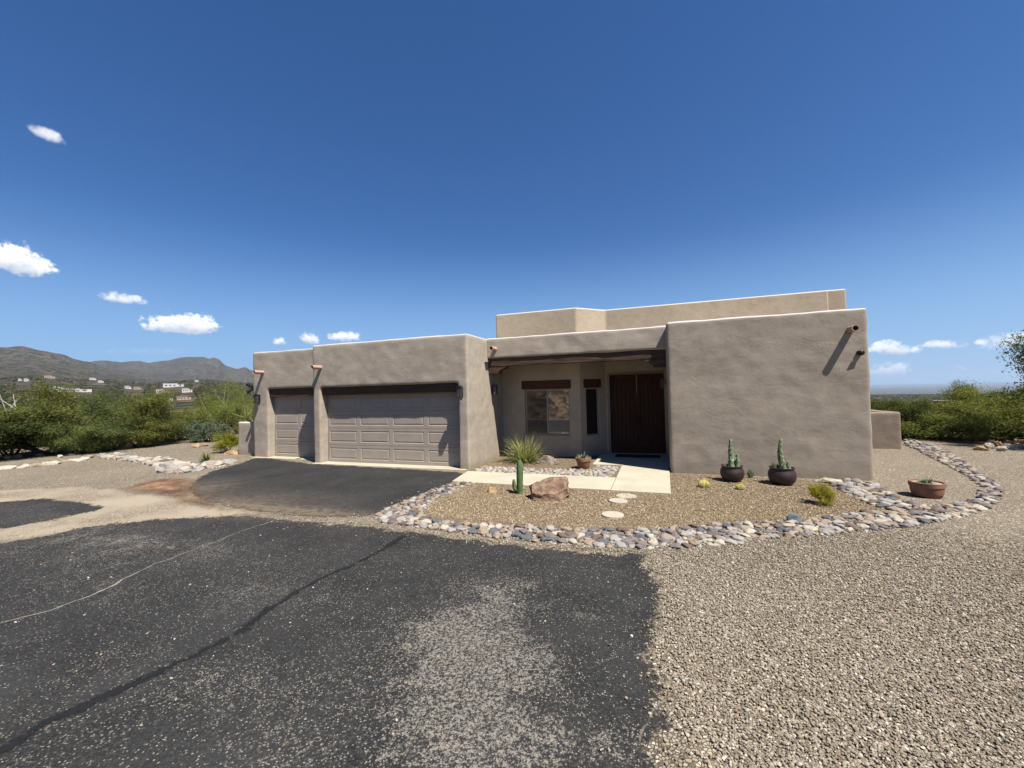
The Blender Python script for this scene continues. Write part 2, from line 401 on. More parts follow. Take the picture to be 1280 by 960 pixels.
def land(x, y):
    r = math.hypot(x, y)
    if r < 24: return 0.0
    az = math.degrees(math.atan2(x, y))
    left = 1-sm(-12, 10, az)
    if az > 100 or az < -150: left = .3
    base = left*(-7*sm(26, 130, r)) + (1-left)*(-5*sm(26, 90, r)-16*sm(80, 500, r)-90*sm(400, 6000, r))
    z = base + 1.2*sm(40, 200, r)*mnoise.noise((x/60, y/60, 0))
    for tab, R, pw, nA in ((RIDGE0, 1000, 1.25, .10), (RIDGE1, 2300, 2.2, .30), (RIDGE2, 3900, 3.0, .34)):
        el = prof(tab, az); el += (.16*mnoise.fractal((az*.55, R*.1, 0), .9, 2.2, 5) if R > 1500 and el > .5 else 0); zr = EYE+R*math.tan(R_(el)) - base
        if zr < 5: continue
        s = max(0.0, (r-140)/(R-140))
        g = s**pw if s < 1 else max(0, 1-(s-1)*1.6)
        nz = mnoise.fractal((x/420, y/420, R*.01), .9, 2.1, 6)
        rg = 1-abs(mnoise.noise((x/300, y/300, 3.3+R)))*2
        fade = min(1, abs(1-s)*4+.05)
        z = max(z, base + zr*g*(1+nA*(nz*.6+rg*.5)*fade*sm(.12, .35, s)))
    rr = 26000
    if az > -40 and r > 14000:
        top = -55+45*mnoise.fractal((az/7, .3, .7), 1, 2, 4)
        z = max(z, -108+(top+108)*max(0, 1-abs(r-rr)/7000))
    return z
def polar(name, rs, mat, cap):
    azs = []; a = -180.0
    while a < 180: azs.append(a); a += .22 if (-82 < a < -28 or 8 < a < 42) else 1.0
    azs = np.radians(azs); n = len(azs); vs = []
    for r in rs:
        for a in azs:
            x, y = r*math.sin(a), r*math.cos(a); vs.append((x, y, land(x, y)))
    vs = np.array(vs); k = np.arange(n); k2 = (k+1) % n
    fs = np.concatenate([np.stack([i*n+k, (i+1)*n+k, (i+1)*n+k2, i*n+k2], 1) for i in range(len(rs)-1)])[:, ::-1]
    me = np_mesh(name, vs, fs)
    if cap:
        bm = bmesh.new(); bm.from_mesh(me); bm.verts.ensure_lookup_table()
        bm.faces.new([bm.verts[i] for i in range(n)][::-1]); bmesh.ops.recalc_face_normals(bm, faces=bm.faces)
        if sum(f.normal.z for f in bm.faces) < 0: bmesh.ops.reverse_faces(bm, faces=bm.faces)
        bm.to_mesh(me); bm.free()
    return link(name, me, mat, None, True)
def m_hills():
    t = NT('desert_hillside'); p = t.pos()
    a = t.noise(p, .0045, 7, .65); b = t.noise(p, .03, 6, .65)
    c = t.mix(t.step(a, .35, .65), (.10, .080, .060), (.165, .132, .10))
    c = t.mix(t.math('MULTIPLY', t.step(b, .5, .72), .6), c, (.195, .145, .11))
    c = t.mix(t.math('MULTIPLY', t.step(t.noise(p, .0021, 4, .6), .5, .62), .5), c, (.17, .10, .068))
    for sc, lo, hi, col in ((.13, .46, .34, (.034, .042, .02)), (.055, .5, .3, (.036, .044, .022)), (.028, .46, .2, (.038, .043, .024))):
        v = t.voronoi(p, sc); k = t.n('ShaderNodeSeparateColor', ins={0: v.outputs['Color']}).outputs[0]
        d = t.math('MULTIPLY', t.step(v.outputs['Distance'], lo, hi), t.step(k, .12, .22))
        c = t.mix(t.math('MULTIPLY', d, .9), c, col)
    h = t.math('ADD', b, t.noise(p, .12, 4, .6))
    return t.out(t.bsdf(c, .95, t.bump(h, 1.0, 16), .05))
M['hills'] = m_hills()
rs = [1.2, 3, 6, 10, 15, 20, 24, 27, 30, 34, 38, 43, 48, 54, 60]
tag(polar('ground', rs, M['gravel'], True), kind='structure')
rs = [60]
while rs[-1] < 30000: rs.append(rs[-1]*(1.03 if rs[-1] < 5000 else 1.07))
tag(polar('hills', rs, M['hills'], False), kind='structure')

# rocky road bank across the street, the one mirrored in the front window
def bank():
    nx, ny = 150, 80; X = np.linspace(-50, 50, nx); Y = np.linspace(-4.2, -43, ny); vs = []
    for y in Y:
        for x in X:
            h = 9*sm(-9.5, -26, y)*(.85+.3*mnoise.noise((x/14, y/14, 5))) if False else 0
            t = (-4.6-y)/14; s = max(0, min(1, t)); h = 8.5*s**.8
            h *= .8+.35*mnoise.noise((x/15, .2, 1.7))
            h += min(1, s*6)*(1.3*mnoise.fractal((x/2.6, y/2.6, 9), .7, 2.2, 5))
            vs.append((x, y, max(h, -.02) if s > 0 else -.03))
    fs = np.array([(j*nx+i, j*nx+i+1, (j+1)*nx+i+1, (j+1)*nx+i) for j in range(ny-1) for i in range(nx-1)])[:, ::-1]
    t = NT('rocky_bank'); p = t.pos(); v = t.voronoi(t.vmath('ADD', p, t.vmath('MULTIPLY', t.n('ShaderNodeTexNoise', ins={'Vector': p, 'Scale': 1.2, 'Detail': 4}).outputs['Color'], (.7, .7, .7))), 1.5)
    k = t.n('ShaderNodeSeparateColor', ins={0: v.outputs['Color']}).outputs[0]
    c = t.ramp(k, [(0, (.07, .045, .03)), (.4, (.22, .15, .10)), (.7, (.36, .27, .19)), (1, (.15, .10, .065))])
    c = t.mix(t.step(t.noise(p, 3, 6, .7), .4, .65), c, (.08, .06, .04))
    link('hillside', np_mesh('hillside', np.array(vs), fs), t.out(t.bsdf(c, .95, t.bump(v.outputs['Distance'], .8, .3), .1)))
    tag(bpy.data.objects['hillside'], kind='structure')
bank()

# ------------------------------------------------------------------ ground sheets
def inside(px, py, poly):
    res = np.zeros(px.shape, bool); n = len(poly)
    for i in range(n):
        x0, y0 = poly[i]; x1, y1 = poly[(i+1) % n]
        c = ((y0 > py) != (y1 > py)) & (px < (x1-x0)*(py-y0)/((y1-y0) if y1 != y0 else 1e-9)+x0)
        res ^= c
    return res
def sdf(px, py, poly):
    d = np.full(px.shape, 1e9); n = len(poly)
    for i in range(n):
        ax, ay = poly[i]; bx, by = poly[(i+1) % n]; ex, ey = bx-ax, by-ay
        t = np.clip(((px-ax)*ex+(py-ay)*ey)/max(1e-9, ex*ex+ey*ey), 0, 1)
        d = np.minimum(d, np.hypot(px-ax-t*ex, py-ay-t*ey))
    return np.where(inside(px, py, poly), d, -d)
def GP(pts): return [tuple(G(*p)[:2]) for p in pts]
def sheet(name, polys, cell, dil, z, mat, attrs=None):
    allp = np.array([p for q in polys for p in q]); x0, y0 = allp.min(0)-dil; x1, y1 = allp.max(0)+dil
    nx, ny = int((x1-x0)/cell)+2, int((y1-y0)/cell)+2
    gx, gy = np.meshgrid(x0+np.arange(nx)*cell, y0+np.arange(ny)*cell)
    d = np.full(gx.shape, -1e9)
    for q in polys: d = np.maximum(d, sdf(gx, gy, q))
    keep = d > -dil
    cells = keep[:-1, :-1] | keep[1:, :-1] | keep[:-1, 1:] | keep[1:, 1:]
    idx = np.arange(nx*ny).reshape(ny, nx)
    f = np.stack([idx[:-1, :-1][cells], idx[:-1, 1:][cells], idx[1:, 1:][cells], idx[1:, :-1][cells]], 1)
    used = np.unique(f); remap = np.full(nx*ny, -1); remap[used] = np.arange(len(used))
    vs = np.stack([gx.ravel()[used], gy.ravel()[used], np.full(len(used), z)], 1)
    me = np_mesh(name, vs, remap[f])
    at = me.attributes.new('sdf', 'FLOAT', 'POINT'); at.data.foreach_set('value', d.ravel()[used].astype(np.float32))
    for k, fn in (attrs or {}).items():
        at = me.attributes.new(k, 'FLOAT', 'POINT'); at.data.foreach_set('value', fn(vs[:, 0], vs[:, 1]).astype(np.float32))
    return tag(link(name, me, mat), kind='structure')
def blob(lst):
    cs = [(G(px, py), rx, ry, w) for px, py, rx, ry, w in lst]
    def fn(x, y):
        o = np.zeros_like(x)
        for c, rx, ry, w in cs: o += w*np.exp(-(((x-c.x)/rx)**2+((y-c.y)/ry)**2))
        return o
    return fn
D1 = GP([(0, 678), (50, 670), (110, 657), (200, 648), (300, 643), (345, 645), (400, 652), (465, 656), (480, 659), (530, 665), (600, 674), (700, 685), (770, 690), (812, 691), (822, 708), (831, 730), (840, 752), (838, 775), (827, 803), (833, 840), (845, 875), (852, 920), (856, 958)]) + [(.2, 1.5), (.4, -1), (.5, -3.6), (-34, -3.6), (-34, .5), (-16, 2.0)]
D2 = GP([(319, 572), (341, 572.5), (391, 579.5), (480, 584), (586, 590.5), (570, 603), (532, 618), (492, 634), (470, 647), (400, 649), (350, 645), (318, 641), (280, 635), (240, 624), (228, 610), (240, 599), (262, 589), (298, 579)])
D3 = GP([(0, 627), (60, 622), (110, 627), (142, 632), (120, 640), (60, 653), (0, 664)]) + [(-26, 2.4), (-26, 4.9)]
wear = blob([(560, 810, .62, .55, .62), (620, 850, .45, .4, .45), (610, 750, .5, .5, .35), (650, 735, .4, .4, .22), (540, 930, .5, .3, .45), (640, 930, .4, .25, .35), (190, 680, 2.6, .4, .30), (60, 690, 2.4, .5, .22), (330, 740, .9, .35, .2), (120, 740, 1.2, .3, .2), (350, 860, .7, .3, .22), (200, 850, .8, .3, .18), (350, 940, .6, .25, .22), (690, 830, .2, .2, .22), (735, 772, .25, .12, .3), (790, 930, .2, .25, .3), (700, 940, .3, .25, .25), (60, 930, .8, .3, .2), (30, 640, 4, .5, .2)])
dust = blob([(275, 630, 1.2, .5, 1.0), (340, 640, 1.3, .35, 1.0), (420, 643, 1.6, .30, .8), (240, 612, .9, .9, .9), (355, 622, 1.6, .5, .35)])
base_wear = lambda x, y: np.where(y > 5.9, .02, .165)+.85*wear(x, y)
sheet('sand_wash', [GP([(0, 612), (120, 606), (240, 622), (300, 635), (345, 641), (352, 645), (300, 646), (180, 655), (60, 672), (0, 684)])+[(-22, 2.5), (-22, 5)]], .1, .9, .004, M['sand'])
sheet('driveway', [D1, D2, D3], .07, .35, .008, M['asphalt'], {'wear': base_wear, 'dust': dust})
sheet('dirt_patch', [GP([(160, 606), (190, 600), (235, 596), (250, 603), (245, 615), (275, 628), (300, 636), (285, 641), (225, 632), (190, 620), (150, 612)])], .08, .9, .012, M['dirt'])
def strip(name, pts, width, z, mat, jitter=0.02):
    p = [Vector((*q, 0)) for q in GP(pts)]; fine = []
    for a, b in zip(p, p[1:]):
        n = max(2, int((b-a).length/.06))
        fine += [a.lerp(b, i/n) for i in range(n)]
    poly_l, poly_r = [], []
    for i, q in enumerate(fine[:-1]):
        t = (fine[min(i+1, len(fine)-1)]-fine[max(0, i-1)]).normalized(); nrm = Vector((-t.y, t.x, 0))
        o = mnoise.noise((q.x*1.3, q.y*1.3, 2.2))*jitter*3+mnoise.noise((q.x*7, q.y*7, 8.2))*jitter
        w = width*(.55+.9*abs(mnoise.noise((q.x*.9, q.y*.9, 5)))+.35*mnoise.noise((q.x*5, q.y*5, 1)))
        poly_l.append((q+nrm*(o+w/2))); poly_r.append((q+nrm*(o-w/2)))
    n = len(poly_l); pad = .06; vs, sd = [], []
    for l, r in zip(poly_l, poly_r):
        d = (l-r).normalized(); hw = (l-r).length/2
        for q, s in ((l+d*pad, -pad), ((l+r)/2, hw), (r-d*pad, -pad)): vs.append((q.x, q.y, z)); sd.append(s)
    fs = np.array([(3*i+k, 3*i+k+1, 3*i+4+k, 3*i+3+k) for i in range(n-1) for k in (0, 1)])
    me = np_mesh(name, np.array(vs), fs, np.array(sd), 'sdf')
    return tag(link(name, me, mat), kind='structure')
strip('tar_seam', [(0, 946), (60, 906), (150, 866), (240, 820), (300, 790), (332, 765), (380, 736), (440, 706), (480, 686), (512, 667)], .075, .0115, M['tar'])
strip('pavement_crack', [(0, 781), (60, 763), (130, 736), (170, 717), (210, 700), (245, 685), (300, 665), (346, 650), (352, 643), (330, 640)], .036, .0125, M['crack'], .034)
strip('pavement_crack', [(346, 650), (400, 653), (440, 654), (470, 656)], .02, .0115, M['crack'], .02)
strip('pavement_crack', [(840, 868), (812, 885), (790, 905), (781, 930), (800, 958)], .010, .0115, M['crack'], .05)
strip('tar_seam', [(250, 607), (300, 602), (345, 594), (420, 588)], .05, .0115, M['tar'], .02)
BED = GP([(598, 604), (700, 609), (764, 614), (839, 619.5), (837.5, 592), (960, 598), (1093, 604.5), (1040, 606), (1119, 641), (1036, 648), (928, 656), (856, 662), (740, 664), (600, 658), (545, 652), (526, 641), (545, 624), (575, 609)])
tag(link('gravel_bed', MB().add([(x, y, .006) for x, y in BED], [tuple(range(len(BED)))]).mesh('gravel_bed'), M['bed']), kind='structure')
PLANT = GP([(588, 589), (624, 570), (640, 560)]) + [(-4.9, 12.98), (-2.3, 12.98), (-1.6, 12.98), (-1.75, 11.6), (-1.0, 11.6), (-.985, 10.02), (-4.85, 10.02)]
tag(link('planting_bed', MB().add([(x, y, .005) for x, y in [(-4.9, 10.02), (-.985, 10.02), (-.985, 11.6), (-1.77, 11.6), (-1.77, 13.3), (-2.28, 12.99), (-4.9, 12.99)]], [tuple(range(7))]).mesh('planting_bed'), M['bed']), kind='structure')
wp = MB()
wp.prism([(-4.64, 8.74), (-.962, 8.72), (-.962, 9.99), (-4.83, 9.99)], -.05, .035)
wp.prism([(-.95, 8.70), (.215, 8.70), (.255, 11.2), (.255, 11.62), (-.95, 11.62)], -.05, .037)
wp.prism([(-1.75, 11.635), (.29, 11.635), (.29, 13.72), (-1.6, 13.72), (-1.75, 13.4)], -.05, .039)
tag(wp.build('walkway', M['concrete'], None, False, .008), kind='structure')

# ------------------------------------------------------------------ house
house = empty('adobe_house', (-4.8, 11.5, 0))
tag(house, 'low grey brown stucco adobe house with two garage doors and recessed timber porch', 'house')
HL = house.location
def own(o, parent=house):
    """parent without moving the mesh"""
    o.parent = parent; o.matrix_parent_inverse = Matrix.Translation(-Vector(HL)) if parent == house else Matrix.Identity(4); return o
dg = None
def adobe(name, mb, mat, voxel=.035, amp=.022):
    me = mb.mesh(name+'_rough'); o = bpy.data.objects.new(name, me); COL.objects.link(o)
    r = o.modifiers.new('r', 'REMESH'); r.mode = 'VOXEL'; r.voxel_size = voxel
    s = o.modifiers.new('s', 'SMOOTH'); s.factor = .5; s.iterations = 6
    bpy.context.view_layer.update()
    me2 = bpy.data.meshes.new_from_object(o.evaluated_get(bpy.context.evaluated_depsgraph_get()))
    o.modifiers.clear(); o.data = me2; me2.name = name; bpy.data.meshes.remove(me)
    n = len(me2.vertices); co = np.empty(n*3, np.float32); no = np.empty(n*3, np.float32)
    me2.vertices.foreach_get('co', co); me2.vertex_normals.foreach_get('vector', no)
    co = co.reshape(-1, 3); no = no.reshape(-1, 3)
    d = np.array([mnoise.noise((c[0]*.9, c[1]*.9, c[2]*1.1))*.9+mnoise.noise((c[0]*3.1, c[1]*3.1, c[2]*3.6))*.35 for c in co.tolist()])
    me2.vertices.foreach_set('co', (co+no*(d*amp)[:, None]).ravel().astype(np.float32))
    me2.polygons.foreach_set('use_smooth', [True]*len(me2.polygons)); me2.update()
    me2.materials.clear(); me2.materials.append(mat)
    return own(o)
T = 3.78
g = MB()
g.box(-10.417, -4.92, 10.66, 15.0, -.15, T).box(-10.417, -10.12, 10.3, 11, -.15, T).box(-5.23, -4.92, 10.3, 11, -.15, T).box(-10.417, -4.92, 10.3, 11, 2.41, T)
adobe('wall', g, M['stucco'])
g = MB()
g.box(-13.80, -10.3, 11.215, 15.5, -.15, T).box(-13.80, -13.085, 10.9, 11.5, -.15, T).box(-10.70, -10.3, 10.9, 11.5, -.15, T).box(-13.80, -10.3, 10.9, 11.5, 2.45, T)
adobe('wall', g, M['stucco'])
adobe('wall', MB().box(.285, 4.40, 10.97, 16.5, -.15, 3.775), M['stucco_right'])
g = MB().box(-4.97, .34, 11.74, 12.2, 3.17, 3.80)
adobe('wall', g, M['stucco'], .035, .03)
adobe('wall', MB().box(-14.60, -13.7, 11.55, 15, -.15, 3.05), M['stucco'], .05)
def plan(name, poly, z0, z1, mat, bev=.06):
    return own(MB().prism(poly, z0, z1).build(name, mat, None, False, bev, 4))
plan('wall', [(-6.05, 15.4), (-2.78, 15.4), (-1.80, 16.36), (5.52, 16.36), (5.52, 22), (-6.05, 22)], -.1, 5.27, M['stucco_tan'])
plan('wall', [(5.0, 17.0), (atY(1058.5, 380, 17.0).x, 17.0), (atY(1058.5, 380, 17.0).x, 22), (5.0, 22)], -.1, atY(1048, 361.3, 17.0).z, M['stucco_tan'])
own(MB().box(-13.6, 4.2, 14.9, 24, -.1, 3.3).build('roof', M['stucco'], None))
own(MB().box(4.21, 6.1, 18.1, 22, -.1, 3.3).build('roof', M['stucco'], None))
# porch ceiling and back walls
own(MB().box(-4.94, .3, 12.19, 14.3, 3.18, 3.32).build('porch_ceiling', M['beam']))
def facing(o0, o1, z0, z1, holes, thick, name, mat):
    """wall from plan point o0 to o1 seen from the camera side, with rectangular holes (u0,u1,z0,z1)"""
    a, b = Vector((*o0, 0)), Vector((*o1, 0)); L = (b-a).length; ux = (b-a)/L; nrm = Vector((-ux.y, ux.x, 0))
    mb = MB(); us = sorted({0, L, *[h[0] for h in holes], *[h[1] for h in holes]})
    def bx(u0, u1, w0, w1):
        vs = [a+ux*u+nrm*d+Vector((0, 0, z)) for z in (w0, w1) for d in (0, thick) for u in (u0, u1)]
        mb.add(vs, [(0, 2, 3, 1), (4, 5, 7, 6), (0, 1, 5, 4), (2, 6, 7, 3), (0, 4, 6, 2), (1, 3, 7, 5)])
    for u0, u1 in zip(us, us[1:]):
        hs = [h for h in holes if h[0] <= u0+1e-6 and h[1] >= u1-1e-6]
        if not hs: bx(u0, u1, z0, z1)
        for h in hs:
            bx(u0, u1, z0, h[2]); bx(u0, u1, h[3], z1)
    fr = lambda u, d, z: a+ux*u+nrm*d+Vector((0, 0, z))
    own(mb.build(name, mat)); return fr, L
def fbox(mb, fr, u0, u1, d0, d1, z0, z1):
    vs = [fr(u, d, z) for z in (z0, z1) for d in (d0, d1) for u in (u0, u1)]
    mb.add(vs, [(0, 2, 3, 1), (4, 5, 7, 6), (0, 1, 5, 4), (2, 6, 7, 3), (0, 4, 6, 2), (1, 3, 7, 5)]); return mb
A0, A1, A2, A3 = (-4.95, 13.0), (-2.28, 13.0), (-1.56, 13.72), (.34, 13.72)
fr, L = facing(A0, A1, -.1, 3.2, [(.82, 2.32, .68, 2.19)], .25, 'wall', M['stucco'])
w = fbox(MB(), fr, .82, 2.32, .07, .12, .68, .73); fbox(w, fr, .82, 2.32, .07, .12, 2.14, 2.19); fbox(w, fr, .82, .865, .07, .12, .73, 2.14); fbox(w, fr, 2.275, 2.32, .07, .12, .73, 2.14); fbox(w, fr, 1.55, 1.60, .065, .118, .73, 2.14)
win = own(w.build('window', M['frame'], None, False, .006))
own(fbox(MB(), fr, .865, 1.55, .085, .10, .73, 2.14).build('pane', M['screen']), win)
own(fbox(MB(), fr, 1.60, 2.275, .088, .10, .73, 2.14).build('pane', M['glass']), win)
own(fbox(MB(), fr, .72, 2.38, -.025, .2, 2.192, 2.47).build('lintel', M['lintel'], None, False, .015))
own(fbox(MB(), fr, .77, 2.37, -.012, .06, .62, .678).build('window_sill', M['stucco'], None, False, .02))
fr, L = facing(A1, A2, -.1, 3.2, [(.22, .74, .66, 2.19)], .25, 'wall', M['stucco'])
w = fbox(MB(), fr, .22, .74, .06, .11, .66, .70); fbox(w, fr, .22, .74, .06, .11, 2.15, 2.19); fbox(w, fr, .22, .26, .06, .11, .70, 2.15); fbox(w, fr, .70, .74, .06, .11, .70, 2.15)
win = own(w.build('window', M['frame'], None, False, .006))
own(fbox(MB(), fr, .26, .70, .08, .10, .70, 2.15).build('pane', M['glass_dark']), win)
own(fbox(MB(), fr, .13, .82, -.025, .2, 2.192, 2.47).build('lintel', M['lintel'], None, False, .015))
fr, L = facing(A2, A3, -.1, 3.2, [(.13, 1.80, .04, 2.60)], .25, 'wall', M['stucco'])
w = fbox(MB(), fr, .05, .13, -.03, .14, .04, 2.66); fbox(w, fr, .13, 1.80, -.03, .14, 2.60, 2.66)
own(w.build('door_frame', M['door_trim'], None, False, .008))
for u0, u1 in ((.135, .962), (.968, 1.795)):
    d = MB(); n = 5; pw = (u1-u0-.20)/n
    fbox(d, fr, u0, u1, .10, .15, .05, 2.595)
    for q in ((u0, u0+.1, .05, 2.595), (u1-.1, u1, .05, 2.595), (u0+.1, u1-.1, .05, .25), (u0+.1, u1-.1, 2.44, 2.595)): fbox(d, fr, q[0], q[1], .06, .098, q[2], q[3])
    for i in range(n): fbox(d, fr, u0+.1+i*pw+.004, u0+.1+(i+1)*pw-.004, .08, .098, .252, 2.438)
    dr = own(d.build('front_door', M['door'], None, False, .006))
    hu = .93 if u0 < .5 else 1.0
    h = MB().tube([fr(hu, .06, 1.0), fr(hu, .005, 1.0), fr(hu, .005, 1.25), fr(hu, .06, 1.25)], .012, 8)
    own(h.build('handle', M['black'], None, True), dr)
own(fbox(MB(), fr, .1, 1.83, -.10, .12, .039, .055).build('door_sill', M['concrete'], None, False, .006))
o = fbox(MB(), fr, .30, 1.62, -.75, -.18, .042, .058).build('doormat', M['mat'], None, False, .005)
tag(o, 'dark doormat lying on the shaded porch slab before the double front doors', 'doormat')
# porch timber

def beam(name, x0, x1, y0, y1, z0, z1, mat, n=44, amp=.012, parent=house):
    vs, fs = [], []
    for i in range(n+1):
        x = x0+(x1-x0)*i/n
        for k, (y, z) in enumerate(((y0, z0), (y0+.02, z0-.0), (y1, z0), (y1, z1), (y0, z1), (y0, (z0+z1)/2), (y0, z0+.05))):
            vs.append((x, y+amp*mnoise.noise((x*2, k*3.1, 1)), z+amp*mnoise.noise((x*1.7, k*2.3, 7))))
    m = 7
    for i in range(n):
        for k in range(m): fs.append((i*m+k, i*m+(k+1) % m, (i+1)*m+(k+1) % m, (i+1)*m+k))
    fs += [tuple(range(m)), tuple(n*m+k for k in range(m-1, -1, -1))]
    mb = MB().add(vs, fs); o = mb.build(name, mat)
    bmx = bmesh.new(); bmx.from_mesh(o.data); bmesh.ops.recalc_face_normals(bmx, faces=bmx.faces); bmx.to_mesh(o.data); bmx.free()
    return own(o, parent)
pb = beam('porch_beam', -4.925, .29, 11.79, 12.08, 2.93, 3.19, M['beam'])
for s, x in ((1, -4.925), (-1, .285)):
    c = MB()
    prof_ = [(0, 2.925), (.62, 2.925), (.56, 2.86), (.44, 2.83), (.36, 2.75), (.33, 2.70), (0, 2.70)]
    vs = [(x+s*u, 11.80, z) for u, z in prof_]+[(x+s*u, 12.06, z) for u, z in prof_]; m = len(prof_)
    c.add(vs, [tuple(range(m)), tuple(range(2*m-1, m-1, -1))]+[(i, m+i, m+(i+1) % m, (i+1) % m) for i in range(m)])
    o = own(c.build('corbel', M['beam'], None, False, .01))
    bmx = bmesh.new(); bmx.from_mesh(o.data); bmesh.ops.recalc_face_normals(bmx, faces=bmx.faces); bmx.to_mesh(o.data); bmx.free()
# garage lintels, aprons and doors
beam('lintel', -10.13, -5.22, 10.40, 10.62, 2.16, 2.42, M['beam'], 40, .01)
beam('lintel', -13.09, -10.69, 10.98, 11.19, 2.17, 2.46, M['beam'], 24, .01)
tag(MB().box(-10.36, -5.0, 10.16, 10.70, -.05, .016).build('garage_apron', M['concrete'], None, False, .006), kind='structure')
tag(MB().box(-13.74, -10.43, 10.76, 11.25, -.05, .016).build('garage_apron', M['concrete'], None, False, .006), kind='structure')
def garage_door(x0, x1, y, cols, z0=.02, z1=2.17):
    root = None; rows = 4; rh = (z1-z0)/rows; cw = (x1-x0)/cols
    frame = own(MB().box(x0-.02, x1+.02, y+.045, y+.06, z0, z1+.02).build('garage_door', M['garage_door']))
    for r in range(rows):
        mb = MB(); za, zb = z0+r*rh+.004, z0+(r+1)*rh-.004
        for c in range(cols):
            xa, xb = x0+c*cw, x0+(c+1)*cw; mx, mz = .075, .085
            rings = [(0, 0, 0), (mx, mz, 0), (mx+.012, mz+.012, .010), (mx+.030, mz+.030, .010), (mx+.055, mz+.055, .001)]
            vs = []
            for ix, iz, d in rings: vs += [(xa+ix, y+d, za+iz), (xb-ix, y+d, za+iz), (xb-ix, y+d, zb-iz), (xa+ix, y+d, zb-iz)]
            fs = []
            for k in range(len(rings)-1):
                for q in range(4): fs.append((k*4+q, k*4+(q+1) % 4, (k+1)*4+(q+1) % 4, (k+1)*4+q))
            k = (len(rings)-1)*4; fs.append((k, k+1, k+2, k+3)); mb.add(vs, fs)
        mb.add([(x0, y, za), (x1, y, za), (x1, y+.04, za), (x0, y+.04, za)], [(0, 3, 2, 1)])
        mb.add([(x0, y, zb), (x1, y, zb), (x1, y+.04, zb), (x0, y+.04, zb)], [(0, 1, 2, 3)])
        own(mb.build('door_section', M['garage_door']), frame)
garage_door(-10.10, -5.24, 10.60, 4); garage_door(-13.07, -10.72, 11.16, 2)
# clay drain pipes
def pipe(x, y, z, ln, rad=.07, mat='copper'):
    m = MB(); pr = []; n = 20
    for yy, r in ((.12, rad), (-ln, rad), (-ln, rad*.78), (-ln+.25, rad*.76)):
        pr.append((yy, r))
    vs = []; fs = []
    for yy, r in pr:
        for k in range(n): a = 2*math.pi*k/n; vs.append((x+r*math.cos(a), y+yy, z+r*math.sin(a)))
    for i in range(3):
        for k in range(n): fs.append((i*n+k, i*n+(k+1) % n, (i+1)*n+(k+1) % n, (i+1)*n+k))
    o = own(m.add(vs, fs).build('drain_pipe', M[mat], None, True))
    es = o.modifiers.new('e', 'EDGE_SPLIT'); es.split_angle = R_(40)
    i = MB().add([(x+rad*.77*math.cos(2*math.pi*k/n), y-ln+.2, z+rad*.77*math.sin(2*math.pi*k/n)) for k in range(n)], [tuple(range(n))])
    own(i.build('bore_shade_disc', M['bore_shade']), o)  # solid disc across the pipe, its black paints the shade of the hollow
p = atY(329, 465.5, 10.9); pipe(p.x, 10.9, p.z, .36, .062)
p = atY(401, 459.5, 10.3); pipe(p.x, 10.3, p.z, .36, .062)
p = atY(619, 436.5, 11.74); pipe(p.x, 11.74, p.z, .34, .065)
p = atY(1063, 412, 10.97); pipe(p.x, 10.97, p.z, .26, .072)
# wall lamps
def wall_lamp(x, y, z, nrm):
    n = Vector(nrm); s = Vector((-n.y, n.x, 0)); c = Vector((x, y, z)); m = MB()
    def bxx(a0, a1, b0, b1, z0, z1):
        vs = [c+s*a+n*b+Vector((0, 0, zz)) for zz in (z0, z1) for b in (b0, b1) for a in (a0, a1)]
        m.add(vs, [(0, 2, 3, 1), (4, 5, 7, 6), (0, 1, 5, 4), (2, 6, 7, 3), (0, 4, 6, 2), (1, 3, 7, 5)])
    bxx(-.05, .05, -.03, .02, -.13, .16); bxx(-.015, .015, .018, .09, .03, .06)
    bxx(-.065, .065, .05, .18, .135, .155); bxx(-.06, .06, .055, .175, -.15, -.13)
    for a in (-.058, .046):
        for b in (.057, .161): bxx(a, a+.012, b, b+.012, -.132, .137)
    bxx(-.045, .045, .07, .16, .153, .185)
    o = own(m.build('wall_lamp', M['black']))
    m = MB(); bxx2 = MB()
    vs = [c+s*a+n*b+Vector((0, 0, zz)) for zz in (-.128, .133) for b in (.066, .164) for a in (-.05, .05)]
    own(m.add(vs, [(0, 2, 3, 1), (4, 5, 7, 6), (0, 1, 5, 4), (2, 6, 7, 3), (0, 4, 6, 2), (1, 3, 7, 5)]).build('lamp_glass', M['lamp_glass']), o)
p = atY(577.5, 490.5, 10.3); wall_lamp(p.x-.02, 10.3, p.z, (0, -1, 0))
p = atY(324, 499, 10.9); wall_lamp(p.x, 10.9, p.z, (0, -1, 0))
wall_lamp(-4.92, 12.05, 2.18, (1, 0, 0)); wall_lamp(.285, 13.0, 2.25, (-1, 0, 0))
# small round security lamp on the right wall, floodlight on the left wing
p = atY(1074, 441, 10.97); m = MB()
m.tube([(p.x, 10.99, p.z), (p.x, 10.93, p.z)], .055, 16).tube([(p.x, 10.94, p.z), (p.x, 10.90, p.z+.005)], .025, 10).tube([(p.x, 10.915, p.z+.01), (p.x+.004, 10.865, p.z-.01)], [.045, .06], 16)
own(m.build('security_lamp', M['black'], None, True))
m = MB(); x, y, z = -14.62, 11.5, 2.52
m.box(x-.02, x+.06, y, y+.08, z-.1, z+.1).tube([(x, y, z+.05), (x-.1, y-.12, z+.16)], [.05, .08], 12).tube([(x, y, z-.05), (x-.12, y-.1, z-.16)], [.05, .08], 12)
own(m.build('security_lamp', M['black']))
